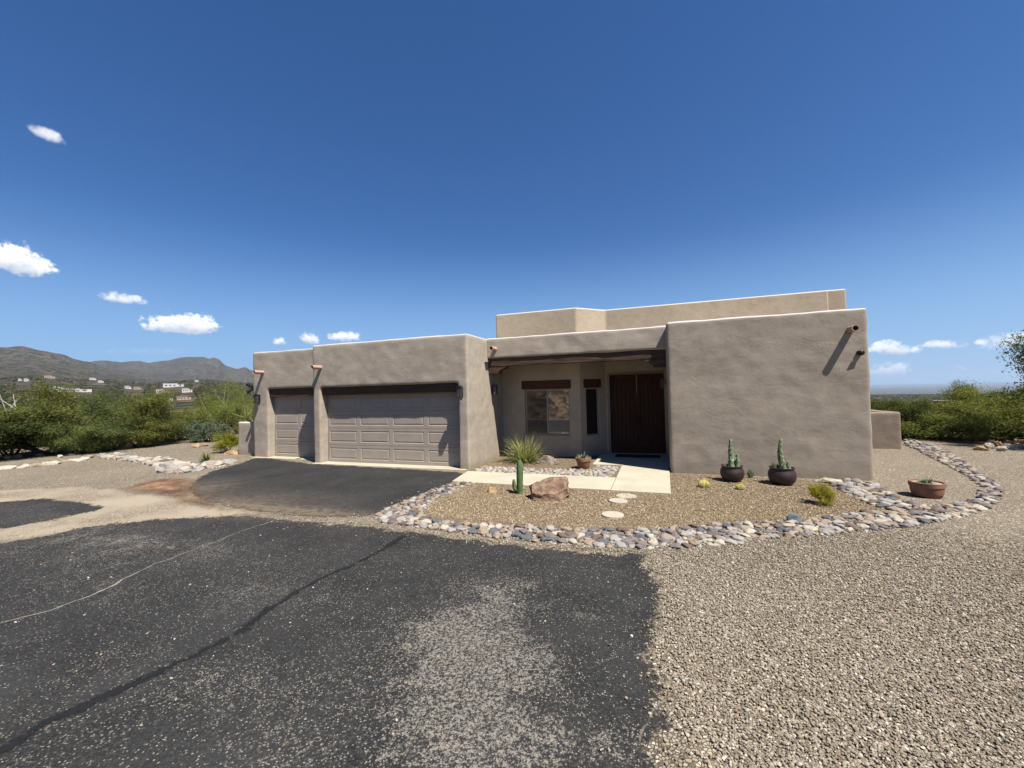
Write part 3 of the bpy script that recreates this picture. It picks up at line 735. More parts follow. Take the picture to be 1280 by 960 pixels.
# low yard walls
zt = atY(1110, 515, 16.45).z
g = MB().box(5.6, 7.33, 16.42, 16.75, -.2, zt).box(7.03, 7.33, 16.42, 22, -.2, zt)
def lone_adobe(name, mb, mat, label):
    HLs = HL.copy(); o = adobe(name, mb, mat, .035, .015); o.parent = None; o.matrix_parent_inverse = Matrix.Identity(4)
    return tag(o, label, 'wall')
lone_adobe('yard_wall', g, M['stucco_low'], 'low brown stucco yard wall behind the bare right wall of the house')
zt = atY(308, 527.5, 11.3).z
lone_adobe('yard_wall', MB().box(-15.05, -13.78, 11.25, 11.55, -.2, zt), M['stucco'], 'low pale stucco yard wall beside the single garage and a yellow shrub')

# ------------------------------------------------------------------ rocks and river stones
def ico(sub):
    bm = bmesh.new(); bmesh.ops.create_icosphere(bm, subdivisions=sub, radius=1)
    v = np.array([q.co[:] for q in bm.verts]); f = np.array([[q.index for q in p.verts] for p in bm.faces]); bm.free(); return v, f
IV2, IF2 = ico(2); IV3, IF3 = ico(3)
def lumpy(v, seed, amp, fr=1.2):
    return v*np.array([1+amp*mnoise.noise((p[0]*fr+seed, p[1]*fr-seed, p[2]*fr+seed*2)) for p in v.tolist()])[:, None]
SV, SV2 = [], []
for i in range(10):
    q = lumpy(IV3, i*3.7, .55, 1.25); q = q*np.array([1.0, rnd.uniform(.58, .85), rnd.uniform(.34, .55)]); SV.append(q)
    q2 = lumpy(IV2, i*3.7, .55, 1.25); SV2.append(q2*np.array([1.0, rnd.uniform(.58, .85), rnd.uniform(.38, .6)]))
def pack(polypx, rmin, rmax, tries, rng, taken=None, gap=.80):
    poly = [tuple(G(*p)[:2]) for p in polypx]; a = np.array(poly); x0, y0 = a.min(0); x1, y1 = a.max(0)
    out = list(taken or []); base = len(out); cell = 2*rmax; grid = {}
    for i, (x, y, r) in enumerate(out): grid.setdefault((int(x//cell), int(y//cell)), []).append(i)
    xs = rng.uniform(x0, x1, tries); ys = rng.uniform(y0, y1, tries); ins = sdf(xs, ys, poly)
    us = np.linspace(1, 0, tries)**1.3
    for x, y, ok, u in zip(xs, ys, ins, us):
        if ok < 0: continue
        r = rmin+(rmax-rmin)*u*rng.uniform(.8, 1)
        if ok < r*.75: continue
        cx, cy = int(x//cell), int(y//cell); good = True
        for i in range(cx-1, cx+2):
            for j in range(cy-1, cy+2):
                for k in grid.get((i, j), ()):
                    X, Y, R = out[k]
                    if (X-x)**2+(Y-y)**2 < (gap*(R+r))**2: good = False; break
                if not good: break
            if not good: break
        if good:
            grid.setdefault((cx, cy), []).append(len(out)); out.append((x, y, r))
    return out[base:]
prng = np.random.default_rng(5)
SEGS = [
 ('in the edging between asphalt and front bed', 'river stones between drive and gravel bed',
  [(566, 604), (600, 603), (578, 611), (545, 627), (528, 641), (545, 651), (600, 655), (680, 659), (740, 662), (800, 662), (822, 661), (824, 688), (770, 687), (700, 682), (600, 671), (530, 662), (478, 655), (463, 646), (490, 633), (530, 617)], .028, .088),
 ('in the curved edging between two gravels', 'river stones between gravel bed and open gravel',
  [(824, 660), (856, 659), (928, 652), (978, 653), (1036, 645), (1086, 639), (1119, 640), (1165, 634), (1216, 625), (1240, 620), (1252, 628), (1216, 645), (1144, 660), (1050, 668), (964, 677), (892, 685), (824, 688)], .03, .09),
 ('in the ribbon from house corner to wide pot', 'river stones from house corner to oval pot',
  [(1032, 602), (1060, 600), (1097, 606), (1128, 627), (1163, 634), (1119, 641), (1086, 632), (1056, 618)], .035, .11),
 ('in the ribbon curving towards the yard wall', 'river stones curving to the yard wall',
  [(1216, 623), (1226, 609), (1205, 594), (1180, 581), (1144, 563), (1128, 556), (1129, 544), (1146, 551), (1182, 563), (1210, 579), (1236, 597), (1256, 613), (1252, 628)], .035, .10),
 ('in the strip behind the front walkway', 'river stones behind the front walkway',
  [(592, 588), (604, 583.5), (650, 586), (700, 587), (735, 588), (745, 582), (774, 585), (764, 598), (709, 596), (650, 593.5), (600, 592)], .035, .075),
 ('in the heap left of the asphalt drive', 'pale cobbles left of the drive',
  [(119, 569), (152, 567.5), (173, 573), (217, 573.5), (228, 580), (260, 579), (295, 575.5), (299, 579), (262, 587), (226, 592), (195, 591), (192, 583), (163, 577), (125, 573)], .06, .17),
]
allst = []
for si, (txt, grp, poly, r0, r1) in enumerate(SEGS):
    for x, y, r in pack(poly, r0, r1, 14000, prng): allst.append((x, y, r, si, 1.0))
    for x, y, r in pack(poly, r0*.6, r0*1.1, 9000, prng, None, .7): allst.append((x, y, r, si, 0.0))     # chinking between the large ones
def pxsize(s):
    d = Vector((s[0], s[1], -EYE)); zc = d.dot(_f); return s[2]/max(zc, .1)*(1 if s[4] else .25)
allst.sort(key=pxsize, reverse=True)
names = list(STONES); wts = {4: [5, 4, 1.5, 1, .6, 1, .5], 5: [5, 5, 1.5, 1.2, .3, 1.5, .5]}
smesh = {}
nbig = 0; rest = []
for s in allst:
    x, y, r, si, big = s
    k = rnd.choices(range(len(names)), wts.get(si, [3.4, 2.2, 2.2, 3.2, 1.6, 3.2, 2.4]))[0]; v = rnd.randrange(10); rz = rnd.uniform(0, 6.28); tl = rnd.uniform(-.25, .25)
    z = land(x, y)+r*.22*(1 if big else .5)
    if nbig < 300 and big:
        nbig += 1; key = (v, k)
        if key not in smesh:
            me = np_mesh('river_stone', SV[v], IF3); me.materials.append(M['st_'+names[k]]); me.polygons.foreach_set('use_smooth', [True]*len(me.polygons)); smesh[key] = me
        o = bpy.data.objects.new('river_stone', smesh[key]); COL.objects.link(o)
        o.location = (x, y, z); o.scale = (r*1.12,)*3; o.rotation_euler = (tl, rnd.uniform(-.2, .2), rz)
        tag(o, f'{names[k]} rounded river stone {SEGS[si][0]}', 'stone', f'{names[k]} {SEGS[si][1]}')
    else: rest.append((x, y, z, r, k, v, rz, tl))
vs, fs, tn = [], [], []; off = 0
for x, y, z, r, k, v, rz, tl in rest:
    far = math.hypot(x, y) > 9; base, F = (IV2, IF2) if True else (IV3, IF3)
    q = SV2[v]*r*1.08; c, s_ = math.cos(rz), math.sin(rz)
    zz = q[:, 2]+q[:, 0]*tl
    vs.append(np.stack([q[:, 0]*c-q[:, 1]*s_+x, q[:, 0]*s_+q[:, 1]*c+y, zz+z], 1)); fs.append(F+off); off += len(q); tn.append(np.full(len(q), (k+.5)/len(names)))
tag(link('river_stones', np_mesh('river_stones', np.concatenate(vs), np.concatenate(fs), np.concatenate(tn)), M['stones_mix'], None, True),
    'small mixed river stones filling the edging strips around the gravel beds', 'stones', None, 'stuff')
print('river stones', len(allst), nbig)

def hullrock(name, pts, mat, loc, label, sub=3, amp=.03, seed=1, cat='rock', group=None, rz=0, parent=None):
    bm = bmesh.new()
    for p in pts: bm.verts.new(p)
    bmesh.ops.convex_hull(bm, input=bm.verts)
    for v in [v for v in bm.verts if not v.link_faces]: bm.verts.remove(v)
    bmesh.ops.triangulate(bm, faces=bm.faces)
    bmesh.ops.subdivide_edges(bm, edges=bm.edges, cuts=5, use_grid_fill=True)
    bmesh.ops.triangulate(bm, faces=bm.faces)
    bm.normal_update()
    for v in bm.verts:
        p = v.co; n = mnoise.fractal((p.x*4+seed, p.y*4, p.z*4), .8, 2.1, 5)
        v.co = p+v.normal*(amp*n*1.6-amp*.3)
    me = bpy.data.meshes.new(name); bm.to_mesh(me); bm.free()
    o = link(name, me, mat, parent); o.location = loc; o.rotation_euler = (0, 0, rz)
    me.polygons.foreach_set('use_smooth', [True]*len(me.polygons)); es = o.modifiers.new('e', 'EDGE_SPLIT'); es.split_angle = R_(28)
    if label: tag(o, label, cat, group)
    return o
def rpts(n, sx, sy, sz, seed):
    r = random.Random(seed); out = []
    for _ in range(n):
        v = Vector((r.gauss(0, 1), r.gauss(0, 1), r.gauss(0, 1))).normalized(); out.append((v.x*sx, v.y*sy, max(-.3*sz, v.z*sz)))
    return out
# the big boulder: built in a frame turned to face the street
c = G(686, 624); t_ = Vector((c.x, c.y, 0)).normalized(); ang = math.atan2(t_.y, t_.x)-math.pi/2
B = [(-.42, -.1, 0), (-.46, .05, .06), (-.44, .1, .34), (-.36, -.02, .40), (-.30, .25, .44), (.0, .2, .46), (.05, -.08, .40), (.20, .22, .52), (.38, .12, .54), (.42, .05, .40), (.36, -.12, .30), (.44, .2, .0), (.46, .0, .10), (.22, -.20, .02), (-.1, -.28, .0), (-.36, -.24, .03), (.20, -.24, .22), (-.18, -.26, .20), (-.38, -.18, .22), (-.3, .3, 0), (.3, .35, 0)]
B = [(x*.92, y*.92, z*.76) for x, y, z in B]
hullrock('boulder', B, M['boulder'], (c.x, c.y+.05, -.01), 'large angular reddish brown boulder beside the front walkway', amp=.035, seed=3, cat='boulder', rz=ang)
c = G(713, 616.5); hullrock('rock', rpts(16, .11, .08, .09, 4), M['boulder'], (c.x, c.y, .02), 'small brown rock tucked against the right end of the big red boulder', seed=5, amp=.012)
c = G(616, 615.5); hullrock('rock', rpts(16, .13, .1, .14, 9), M['orange_rock'], (c.x, c.y, .02), 'small angular orange rock in the gravel left of the green columnar cactus', seed=8, amp=.015)
c = G(684, 580); hullrock('rock', rpts(20, .36, .18, .24, 14), M['tan_rock'], (c.x, c.y, .03), 'grey brown rock beside the grassy yucca clump under the front window', seed=2, amp=.03)
c = G(992, 653); hullrock('rock', rpts(16, .12, .1, .10, 21), M['blue_rock'], (c.x, c.y, .04), 'blue grey slate rock sitting on the inner rim of the curved cobble edging', seed=2, amp=.012)
c = G(1036, 603.5); o = hullrock('rock', [(x*1, y, z*.7) for x, y, z in rpts(24, .27, .14, .12, 31)], M['orange_rock'], (c.x, c.y, .03), 'long flat cream rock against the foot of the bare right house wall', seed=2, amp=.008)
o.data.materials[0] = M['st_cream']
for px, py, sx, sz, lab in ((290, 568, .38, .15, 'flat tan rock in front of the round yellow shrub near the garage'), (246, 559, .30, .16, 'larger orange rock on the gravel left of the round yellow shrub'), (256, 557.5, .26, .14, 'smaller orange rock behind the larger one left of the yellow shrub')):
    c = G(px, py); hullrock('rock', rpts(16, sx, sx*.6, sz, int(px)), M['orange_rock'], (c.x, c.y, .02), lab, seed=px, amp=.02)
# line of pale stones at the far left and the pale stone rim at the far right
i = 0
for px, py, w in ((8, 586, .5), (30, 584.5, .42), (45, 583, .38), (58, 581, .3), (66, 580.5, .42), (80, 578, .38), (92, 577, .46), (104, 574.5, .40), (112, 572.5, .35), (10, 573, .3), (22, 572, .36), (50, 570, .3), (75, 572.5, .2)):
    c = G(px, py); i += 1
    o = hullrock('edging_stone', rpts(18, w*.6, w*.35, .11, 50+i), M['st_cream'] if i % 3 else M['st_tan'], (c.x, c.y, .02), 'flat pale edging stone in the sparse line across the gravel at far left', seed=i, amp=.012, cat='stone', group='sparse pale stone line at far left', rz=ang+rnd.uniform(.2, .6))
for px, py, w in ((1226, 563, .30), (1236, 560.5, .34), (1247, 558, .36), (1258, 561, .26), (1262, 556, .38), (1274, 559, .34), (1275, 553.5, .40), (1240, 556, .28), (1286, 557, .4), (1252, 564, .22)):
    c = G(px, py); i += 1
    o = hullrock('edging_stone', rpts(18, w*.6, w*.4, .15, 80+i), M['st_cream'] if i % 2 else M['orange_rock'], (c.x, c.y, .03), 'pale sandy edging stone heaped below the bushes at far right', seed=i, amp=.02, cat='stone', group='pale stones below the bushes at far right', rz=rnd.uniform(0, 3))
for px, py, r, lab in ((766, 645, .175, 'round pale stepping stone nearest the street in the gravel bed'), (772.5, 627.5, .165, 'round pale stepping stone in the middle between walkway and street'), (783, 620.5, .19, 'half buried pale stepping stone close to the walkway edge')):
    c = G(px, py); m = MB(); n = 28; pts = []
    for k in range(n):
        a = 2*math.pi*k/n; q = r*(1+.05*mnoise.noise((math.cos(a)*1.3, math.sin(a)*1.3, px))); pts.append((q*math.cos(a)*1.05, q*math.sin(a)*1.0))
    m.prism(pts, -.03, .035 if py > 622 else .016); o = m.build('stepping_stone', M['slab'], None, False, .01); o.location = (c.x, c.y, 0)
    tag(o, lab, 'stepping stone')

# ------------------------------------------------------------------ pots and small plants
def pot(name, px, py, prof_, mat, label, sx=1, soil=(.8, .86)):
    c = G(px, py); e = empty(name, (c.x, c.y, .006)); tag(e, label, 'pot')
    MB().lathe(prof_, 40, sx=sx).build('pot_body', M[mat], e, True).modifiers.new('e', 'EDGE_SPLIT').split_angle = R_(50)
    r, z = soil; n = 30
    vs = [(0, 0, z+.01)]+[(r*sx*math.cos(2*math.pi*k/n), r*math.sin(2*math.pi*k/n), z+.006*mnoise.noise((k, 2, 1))) for k in range(n)]
    MB().add(vs, [(0, 1+k, 1+(k+1) % n) for k in range(n)]).build('soil', M['soil'], e)
    return Vector((c.x, c.y, .006+z))
belly = [(.13, 0), (.17, .01), (.225, .09), (.245, .17), (.235, .25), (.205, .30), (.205, .325), (.222, .335), (.222, .345), (.19, .345), (.185, .31), (.19, .28)]
sL = pot('plant_pot', 915.5, 601.5, belly, 'oxblood', 'round dark oxblood pot beside the prickly pear pad, left of its twin', 1, (.188, .30))
bellyR = [(r*1.08, z*1.05) for r, z in belly]
sR = pot('plant_pot', 978, 605.5, bellyR, 'oxblood', 'round dark oxblood pot on the right, next to the yellow green shrub', 1, (.20, .315))
tc = [(.135, 0), (.14, .005), (.178, .20), (.195, .205), (.20, .29), (.19, .295), (.178, .29), (.17, .25)]
sT = pot('plant_pot', 729.5, 585.5, tc, 'terracotta', 'terracotta pot with thick rim holding an agave near the front porch', 1.05, (.172, .26))
ov = [(r*.84, z*.92) for r, z in [(.21, 0), (.235, .012), (.262, .08), (.278, .20), (.292, .205), (.296, .285), (.284, .293), (.262, .285), (.255, .25)]]
sB = pot('plant_pot', 1159, 620.5, ov, 'terracotta2', 'wide weathered terracotta pot alone on the gravel right of the house', 1.02, (.217, .24))
def totem(loc, stems, label, seed):
    V, F, Tn = [], [], []; off = 0
    for (dx, dy, h, r, bend) in stems:
        n, sg = int(h/.011), 22
        for i in range(n+1):
            u = i/n; z = u*h; rr = r*(1-.60*u)*(1 if u < .93 else math.sqrt(max(.02, 1-((u-.93)/.07)**2)))
            cx = dx+bend*math.sin(u*2.6)*h*.1; cy = dy
            for k in range(sg):
                a = 2*math.pi*k/sg; kn = mnoise.noise((math.cos(a)*3.2+seed, math.sin(a)*3.2, z*19))+.35*mnoise.noise((math.cos(a)*7, math.sin(a)*7+seed, z*48)); kn2 = mnoise.noise((math.cos(a)*1.5, math.sin(a)*1.5+seed, z*11))
                q = rr*(1+.34*kn+.25*kn2); V.append((cx+q*math.cos(a), cy+q*math.sin(a), z-.02)); Tn.append(min(1, max(0, .5+kn*1.1)))
        for i in range(n):
            for k in range(sg): F.append((off+i*sg+k, off+i*sg+(k+1) % sg, off+(i+1)*sg+(k+1) % sg, off+(i+1)*sg+k))
        off = len(V)
    o = link('totem_cactus', np_mesh('totem_cactus', np.array(V), np.array(F), np.array(Tn)), M['totem'], None, True); o.location = loc
    return tag(o, label, 'cactus')
totem(sL, [(.0, .0, .66, .066, -.25), (.10, -.02, .33, .056, .3), (.05, .06, .25, .06, 0), (-.02, -.05, .22, .06, 0)], 'straight knobbly totem cactus with a short clump at its right side in left dark pot', 1.3)
totem(sR, [(.04, .0, .68, .068, -.9), (.11, -.03, .20, .055, .2), (.0, .06, .17, .055, 0)], 'curving knobbly totem cactus leaning left at its tip in the right dark pot', 6.1)
def pads(name, loc, lst, label, base='prickly_pear'):
    m = MB()
    for (dx, dy, z, w, h, rz, tilt) in lst:
        n1, n2 = 14, 8; mat = Matrix.Rotation(rz, 3, 'Z') @ Matrix.Rotation(tilt, 3, 'Y'); vs = []
        for i in range(n1+1):
            u = i/n1; zz = h*u; ww = w*.5*math.sin(math.pi*min(1, max(.02, u*.93+.05)))**.7
            for k in range(n2):
                a = 2*math.pi*k/n2; vs.append(Vector((dx, dy, z))+mat @ Vector((ww*math.cos(a), ww*.22*math.sin(a), zz)))
        fs = [(i*n2+k, i*n2+(k+1) % n2, (i+1)*n2+(k+1) % n2, (i+1)*n2+k) for i in range(n1) for k in range(n2)]+[tuple(range(n2-1, -1, -1)), tuple(n1*n2+k for k in range(n2))]
        m.add(vs, fs)
    o = m.build(base, M['pad'], None, True); o.location = loc; return tag(o, label, 'cactus')
c = G(938, 597.5); pads('prickly_pear', (c.x, c.y, 0), [(0, 0, 0, .15, .21, .2, .08), (.02, .02, .0, .10, .12, .9, -.3)], 'single dark prickly pear pad growing from gravel right of the left dark pot')
pads('pad', sL+Vector((-.12, -.02, -.01)), [(0, 0, 0, .075, .12, .1, -.6), (.03, .03, 0, .06, .09, 1, .1)], 'tiny cactus pad leaning out over the left dark pot rim')
pads('pad', sR+Vector((-.11, -.01, -.01)), [(0, 0, 0, .09, .17, .1, -.35), (.03, .02, 0, .08, .12, .8, .15)], 'small dark cactus pads beside the curving totem cactus')
c = G(1246, 551); pads('pp', (c.x, c.y, 0), [(rnd.uniform(-.9, .9), rnd.uniform(-.3, .3), rnd.choice((0, 0, .2, .35)), rnd.uniform(.24, .34), rnd.uniform(.3, .42), rnd.uniform(0, 3), rnd.uniform(-.4, .4)) for _ in range(34)], 'spreading prickly pear clump in front of the bushes at right')
def barrel(px, py, r, label):
    c = G(px, py); m = MB(); n1, n2 = 14, 44; vs = []
    for i in range(n1+1):
        v = math.pi*(.02+.66*i/n1)
        for k in range(n2):
            a = 2*math.pi*k/n2; q = r*math.sin(v)*(1+.10*(1 if k % 2 else -1)); vs.append((q*math.cos(a), q*math.sin(a), r*.55+r*.95*math.cos(v)))
    o = m.add(vs, [(i*n2+k, (i+1)*n2+k, (i+1)*n2+(k+1) % n2, i*n2+(k+1) % n2) for i in range(n1) for k in range(n2)]+[tuple(range(n2))]).build('barrel_cactus', M['barrel'])
    o.location = (c.x, c.y, 0); tag(o, label, 'cactus'); sp = MB()
    for _ in range(260):
        u = rnd.uniform(0, 6.28); v = rnd.uniform(.1, 1.8); d = Vector((math.sin(v)*math.cos(u), math.sin(v)*math.sin(u), math.cos(v)))
        p0 = Vector((0, 0, r*.55))+d*r; e = (d+Vector((rnd.gauss(0, .5), rnd.gauss(0, .5), rnd.gauss(0, .5)))).normalized(); s = e.cross(Vector((.3, .2, .9))).normalized()*.0022
        sp.add([p0-s, p0+s, p0+e*.035], [(0, 1, 2)])
    sp.build('spines', M['spine'], o)
barrel(880, 609.5, .105, 'larger yellow golden barrel cactus left of the left dark pot'); barrel(925.5, 612, .078, 'smaller yellow barrel cactus half sunk in gravel between the dark pots')
def ribbed(m, pts, rads, ribs=9):
    seg = ribs*2; pts = [Vector(p) for p in pts]; vs = []
    for i, p in enumerate(pts):
        t = (pts[min(i+1, len(pts)-1)]-pts[max(0, i-1)]).normalized(); a = t.cross(Vector((.2, 1, .1))).normalized(); b = t.cross(a)
        for k in range(seg): an = 2*math.pi*k/seg; vs.append(p+(a*math.cos(an)+b*math.sin(an))*rads[i]*(1.1 if k % 2 else .86))
    n = len(pts); m.add(vs, [(i*seg+k, i*seg+(k+1) % seg, (i+1)*seg+(k+1) % seg, (i+1)*seg+k) for i in range(n-1) for k in range(seg)]+[tuple((n-1)*seg+k for k in range(seg))])
c = G(650, 617.5); m = MB(); H_ = .70
ribbed(m, [(.0, 0, -.05), (.0, 0, .2), (.005, 0, .4), (.01, 0, .55), (.012, 0, .65), (.012, 0, .685), (.012, 0, .70)], [.058, .062, .064, .062, .052, .034, .008])
cc = m.build('columnar_cactus', M['cactus'], None, True); cc.location = (c.x, c.y, 0); cc.rotation_euler = (0, 0, ang); tag(cc, 'slim green columnar cactus with one short side arm left of the big boulder', 'cactus')
m = MB(); ribbed(m, [(-.0, 0, .04), (-.07, 0, .06), (-.115, 0, .12), (-.12, 0, .22), (-.12, 0, .29), (-.12, 0, .31)], [.03, .032, .035, .036, .026, .006]); ribbed(m, [(-.03, .0, .02), (-.06, -.02, .09), (-.062, -.02, .15)], [.028, .03, .008])
m.build('side_arm', M['cactus'], cc, True)
def blades(name, loc, n, length, width, spread, mat, label, cat, droop=.6, seed=1, flare=0, upright=0):
    r = random.Random(seed); V, F, Tn = [], [], []
    for _ in range(n):
        az = r.uniform(0, 6.283); el = r.uniform(upright, 1.40); L = length*r.uniform(.55, 1.1); d = Vector((math.cos(az), math.sin(az), 0)); s = Vector((-math.sin(az), math.cos(az), 0))
        p = d*r.uniform(0, spread)*.3+s*r.uniform(-spread, spread)*.2; tone = r.random(); segs = 6; o = len(V); a = el
        for i in range(segs+1):
            u = i/segs; w = width*(1-u**1.6)*(.75+.25*math.sin(u*3)); V += [p-s*w, p+s*w]; Tn += [tone, tone]
            p = p+(d*math.cos(a)+Vector((0, 0, 1))*math.sin(a))*(L/segs); a -= droop*r.uniform(.5, 1.3)/segs*(1.4-el*.6)
        for i in range(segs): F.append((o+2*i, o+2*i+1, o+2*i+3, o+2*i+2))
    o = link(name, np_mesh(name, np.array([tuple(v) for v in V]), np.array(F), np.array(Tn)), mat, None, True); o.location = loc
    if label: tag(o, label, cat)
    return o
c = G(656, 577); yg = blades('grassy_yucca', (c.x, c.y, 0), 640, 1.0, .0085, .8, M['spiky'], 'shaggy pale green grassy yucca clump under the front window', 'plant', .8, 3, upright=.08)
blades('agave', sT+Vector((0, 0, -.01)), 42, .23, .022, .05, M['agave'], 'small grey green agave rosette in the terracotta pot near the porch', 'plant', .2, 8, upright=.35)
blades('succulent', sB+Vector((0, 0, -.01)), 60, .16, .014, .18, M['agave'], 'low grey green succulent in the wide weathered pot at right', 'plant', .5, 9, upright=.1)
c = G(258, 577); blades('agave', (c.x, c.y, 0), 70, .40, .02, .1, M['creosote'], 'small dark spiky agave beside the white cobbles left of the drive', 'plant', .1, 12, upright=.15)

# ------------------------------------------------------------------ trees and bushes
def leaf_arrays(cent, per, sig, L, W, rng, flat=.7):
    n = len(cent)*per; c = np.repeat(cent, per, 0)+rng.normal(0, 1, (n, 3))*np.array([sig, sig, sig*flat]); c[:, 2] = np.maximum(c[:, 2], .04)
    d = rng.normal(0, 1, (n, 3)); d[:, 2] *= .6; d /= np.linalg.norm(d, axis=1)[:, None]
    s = np.cross(d, rng.normal(0, 1, (n, 3))); s /= np.linalg.norm(s, axis=1)[:, None]
    sz = rng.uniform(.6, 1.3, (n, 1)); a = d*L*sz/2; b = s*W*sz/2
    v = np.stack([c-a, c+b, c+a, c-b], 1).reshape(-1, 3); f = np.arange(n*4).reshape(n, 4)
    tone = np.clip(np.repeat(rng.uniform(.15, .85, len(cent)), per)+rng.normal(0, .16, n), 0, 1)
    return v, f, np.repeat(tone, 4)
def grow(rng, stems, h, w, levels, lean=.5, base_r=.12, wander=.25, up=.25, first=.0, tipmin=.25):
    """stems and limbs; returns tube lists and the tips"""
    tubes, tips = [], []
    def seg(p, d, L, r, lv):
        n = 5; pts = [p.copy()]; rad = [r]
        for i in range(n):
            d = (d+Vector(rng.normal(0, wander, 3))*.55+Vector((0, 0, up*.12))).normalized(); p = p+d*(L/n)
            if p.z < .08: p.z = .08; d.z = abs(d.z)
            pts.append(p.copy()); rad.append(r*(1-.62*(i+1)/n))
            if lv <= 1 and i >= 1: tips.append(p.copy())
        tubes.append((pts, rad))
        if lv > 0:
            for k in range(int(rng.integers(3, 5))):
                i = int(rng.integers(2, n+1)); q = pts[i]; out = Vector((q.x, q.y, 0))
                out = out.normalized() if out.length > .05 else Vector((rng.normal(), rng.normal(), 0)).normalized()
                dd = (d*.6+Vector(rng.normal(0, .65, 3))+out*.45+Vector((0, 0, up*.5))).normalized()
                seg(q, dd, L*rng.uniform(.5, .78), rad[i]*.75, lv-1)
        else: tips.append(p.copy())
    for s in range(stems):
        a = 6.283*(s+rng.uniform(-.3, .3))/stems; d = Vector((math.cos(a)*lean, math.sin(a)*lean, 1)).normalized()
        seg(Vector((math.cos(a)*.04, math.sin(a)*.04, first)), d, h*.42*rng.uniform(.85, 1.15), base_r*rng.uniform(.8, 1.1), levels)
    P = np.array([tuple(t) for t in tips]); mx = np.percentile(P[:, 2], 97)
    k = (h*.93)/mx; kw = (w*.46)/np.percentile(np.hypot(P[:, 0], P[:, 1]), 95)
    S = Vector((kw, kw, k))
    tubes = [([Vector((p.x*S.x, p.y*S.y, p.z*S.z)) for p in pts], rad) for pts, rad in tubes]
    P = P*np.array(S); return tubes, P[P[:, 2] > tipmin*h]
def tree(name, seed, h, w, leafmat, bark, label, cat, stems=3, levels=3, per=30, sig=.2, L=.11, W=.05, lean=.6, base_r=.11, tipmin=.22, maxtip=420, minr=.004, wander=.25):
    rng = np.random.default_rng(seed); tubes, tips = grow(rng, stems, h, w, levels, lean, base_r, tipmin=tipmin, wander=wander)
    if len(tips) > maxtip: tips = tips[rng.choice(len(tips), maxtip, False)]
    e = empty(name); tag(e, label, cat); m = MB()
    for pts, rad in tubes:
        if rad[0] > minr*2: m.tube(pts, [max(minr, r) for r in rad], 6 if rad[0] > .04 else 4, False)
    m.build('trunk' if cat == 'tree' else 'stems', M[bark], e, True)
    v, f, t = leaf_arrays(tips, per, sig, L, W, rng)
    link('crown' if cat == 'tree' else 'foliage', np_mesh('leaves', v, f, t), M[leafmat], e)
    return e
def place(e, px, py, s=1, rz=None, z=None, dist=None, label=None, group=None, back=0):
    if dist is None: c = G(px, py); c = c+Vector((c.x, c.y, 0)).normalized()*back
    else:
        a, _ = azel(px, py); c = Vector((dist*math.sin(a), dist*math.cos(a), 0))
    e.location = (c.x, c.y, land(c.x, c.y)-.02 if z is None else z); e.scale = (s,)*3 if not hasattr(s, '__len__') else s; e.rotation_euler = (0, 0, rnd.uniform(0, 6.28) if rz is None else rz)
    if label: e['label'] = label
    if group: e['group'] = group
    return e
mesq = [tree('mesquite_tree', 10+i, 2.55, 4.4, 'mesquite', 'bark', '', 'tree', 3, 3, (70, 48, 80)[i], (.15, .14, .18)[i], .075, .024, lean=.8, tipmin=(.36 if i == 0 else .14)) for i in range(3)]
pv = tree('palo_verde_tree', 31, 2.9, 3.6, 'paloverde', 'pvbark', '', 'tree', 4, 3, 40, .19, .07, .018, lean=.5, tipmin=.2)
bush = [tree('creosote_bush', 40+i, 1.3, 2.5, 'creosote', 'bark', '', 'bush', 8, 2, 90, .13, .055, .02, lean=.9, base_r=.03, tipmin=.08) for i in range(2)]
dark = tree('ironwood_bush', 50, 1.6, 3.0, 'ironwood', 'bark', '', 'bush', 7, 2, 110, .18, .06, .028, lean=.9, base_r=.04, tipmin=.05)
sage = tree('sage_bush', 60, .8, 1.5, 'sage', 'bark', '', 'bush', 8, 2, 30, .09, .06, .03, lean=1.0, base_r=.015, tipmin=.05)
gold = tree('turpentine_bush', 70, .82, .95, 'goldbush', 'bark', '', 'bush', 14, 2, 26, .055, .06, .012, lean=.55, base_r=.008, tipmin=.12, minr=.002)
used = set()
def put(proto, *a, **k):
    o = proto if proto.name not in used else copy_tree(proto)
    used.add(proto.name); used.add(o.name); return place(o, *a, **k)
LT = 'trees beyond the gravel at left'
# front rank on the left
put(dark, 14, 574, s=(1.4, 1.4, 1.05), label='dense dark green bush low at the far left edge of the gravel', group=LT, back=.8)
put(mesq[0], 147, 563, s=(1.15, 1.15, 1.1), rz=.4, label='mesquite tree with a visible dark forked trunk at the gravel edge', group=LT, back=.8)
put(mesq[1], 66, 570, s=(1.3, 1.3, .74), rz=1.1, label='broad mid green mesquite left of the one with the forked trunk', group=LT, back=.8)
put(bush[0], 98, 569, s=.95, label='low light green bush at the foot of the broad mesquite', group=LT, back=.8)
put(bush[1], 120, 566, s=.85, label='small green bush just left of the dark forked trunk', group=LT, back=.8)
put(bush[0], 172, 561, s=.9, label='low green bush just right of the dark forked trunk', group=LT, back=.8)
put(mesq[2], 188, 557, s=(.9, .9, .62), rz=2.0, label='shorter mesquite between the forked trunk and the light green palo verde', group=LT, back=.8)
put(mesq[0], -20, 574, s=(1.3, 1.3, .8), rz=3.0, label='mesquite tree cut off by the far left edge of view', group=LT, back=.8)
put(pv, 276, 546, s=(1.05, 1.05, 1.1), rz=.6, label='light green palo verde with pale branches nearest the garage wall', group=LT, back=.8)
put(dark, 222, 551, s=(.8, .8, .66), label='dark low bush left of the light green palo verde', group=LT, back=.8)
put(sage, 262, 553, s=1.2, rz=.3, label='grey green sage bush behind the round yellow shrub', group=LT, back=.8)
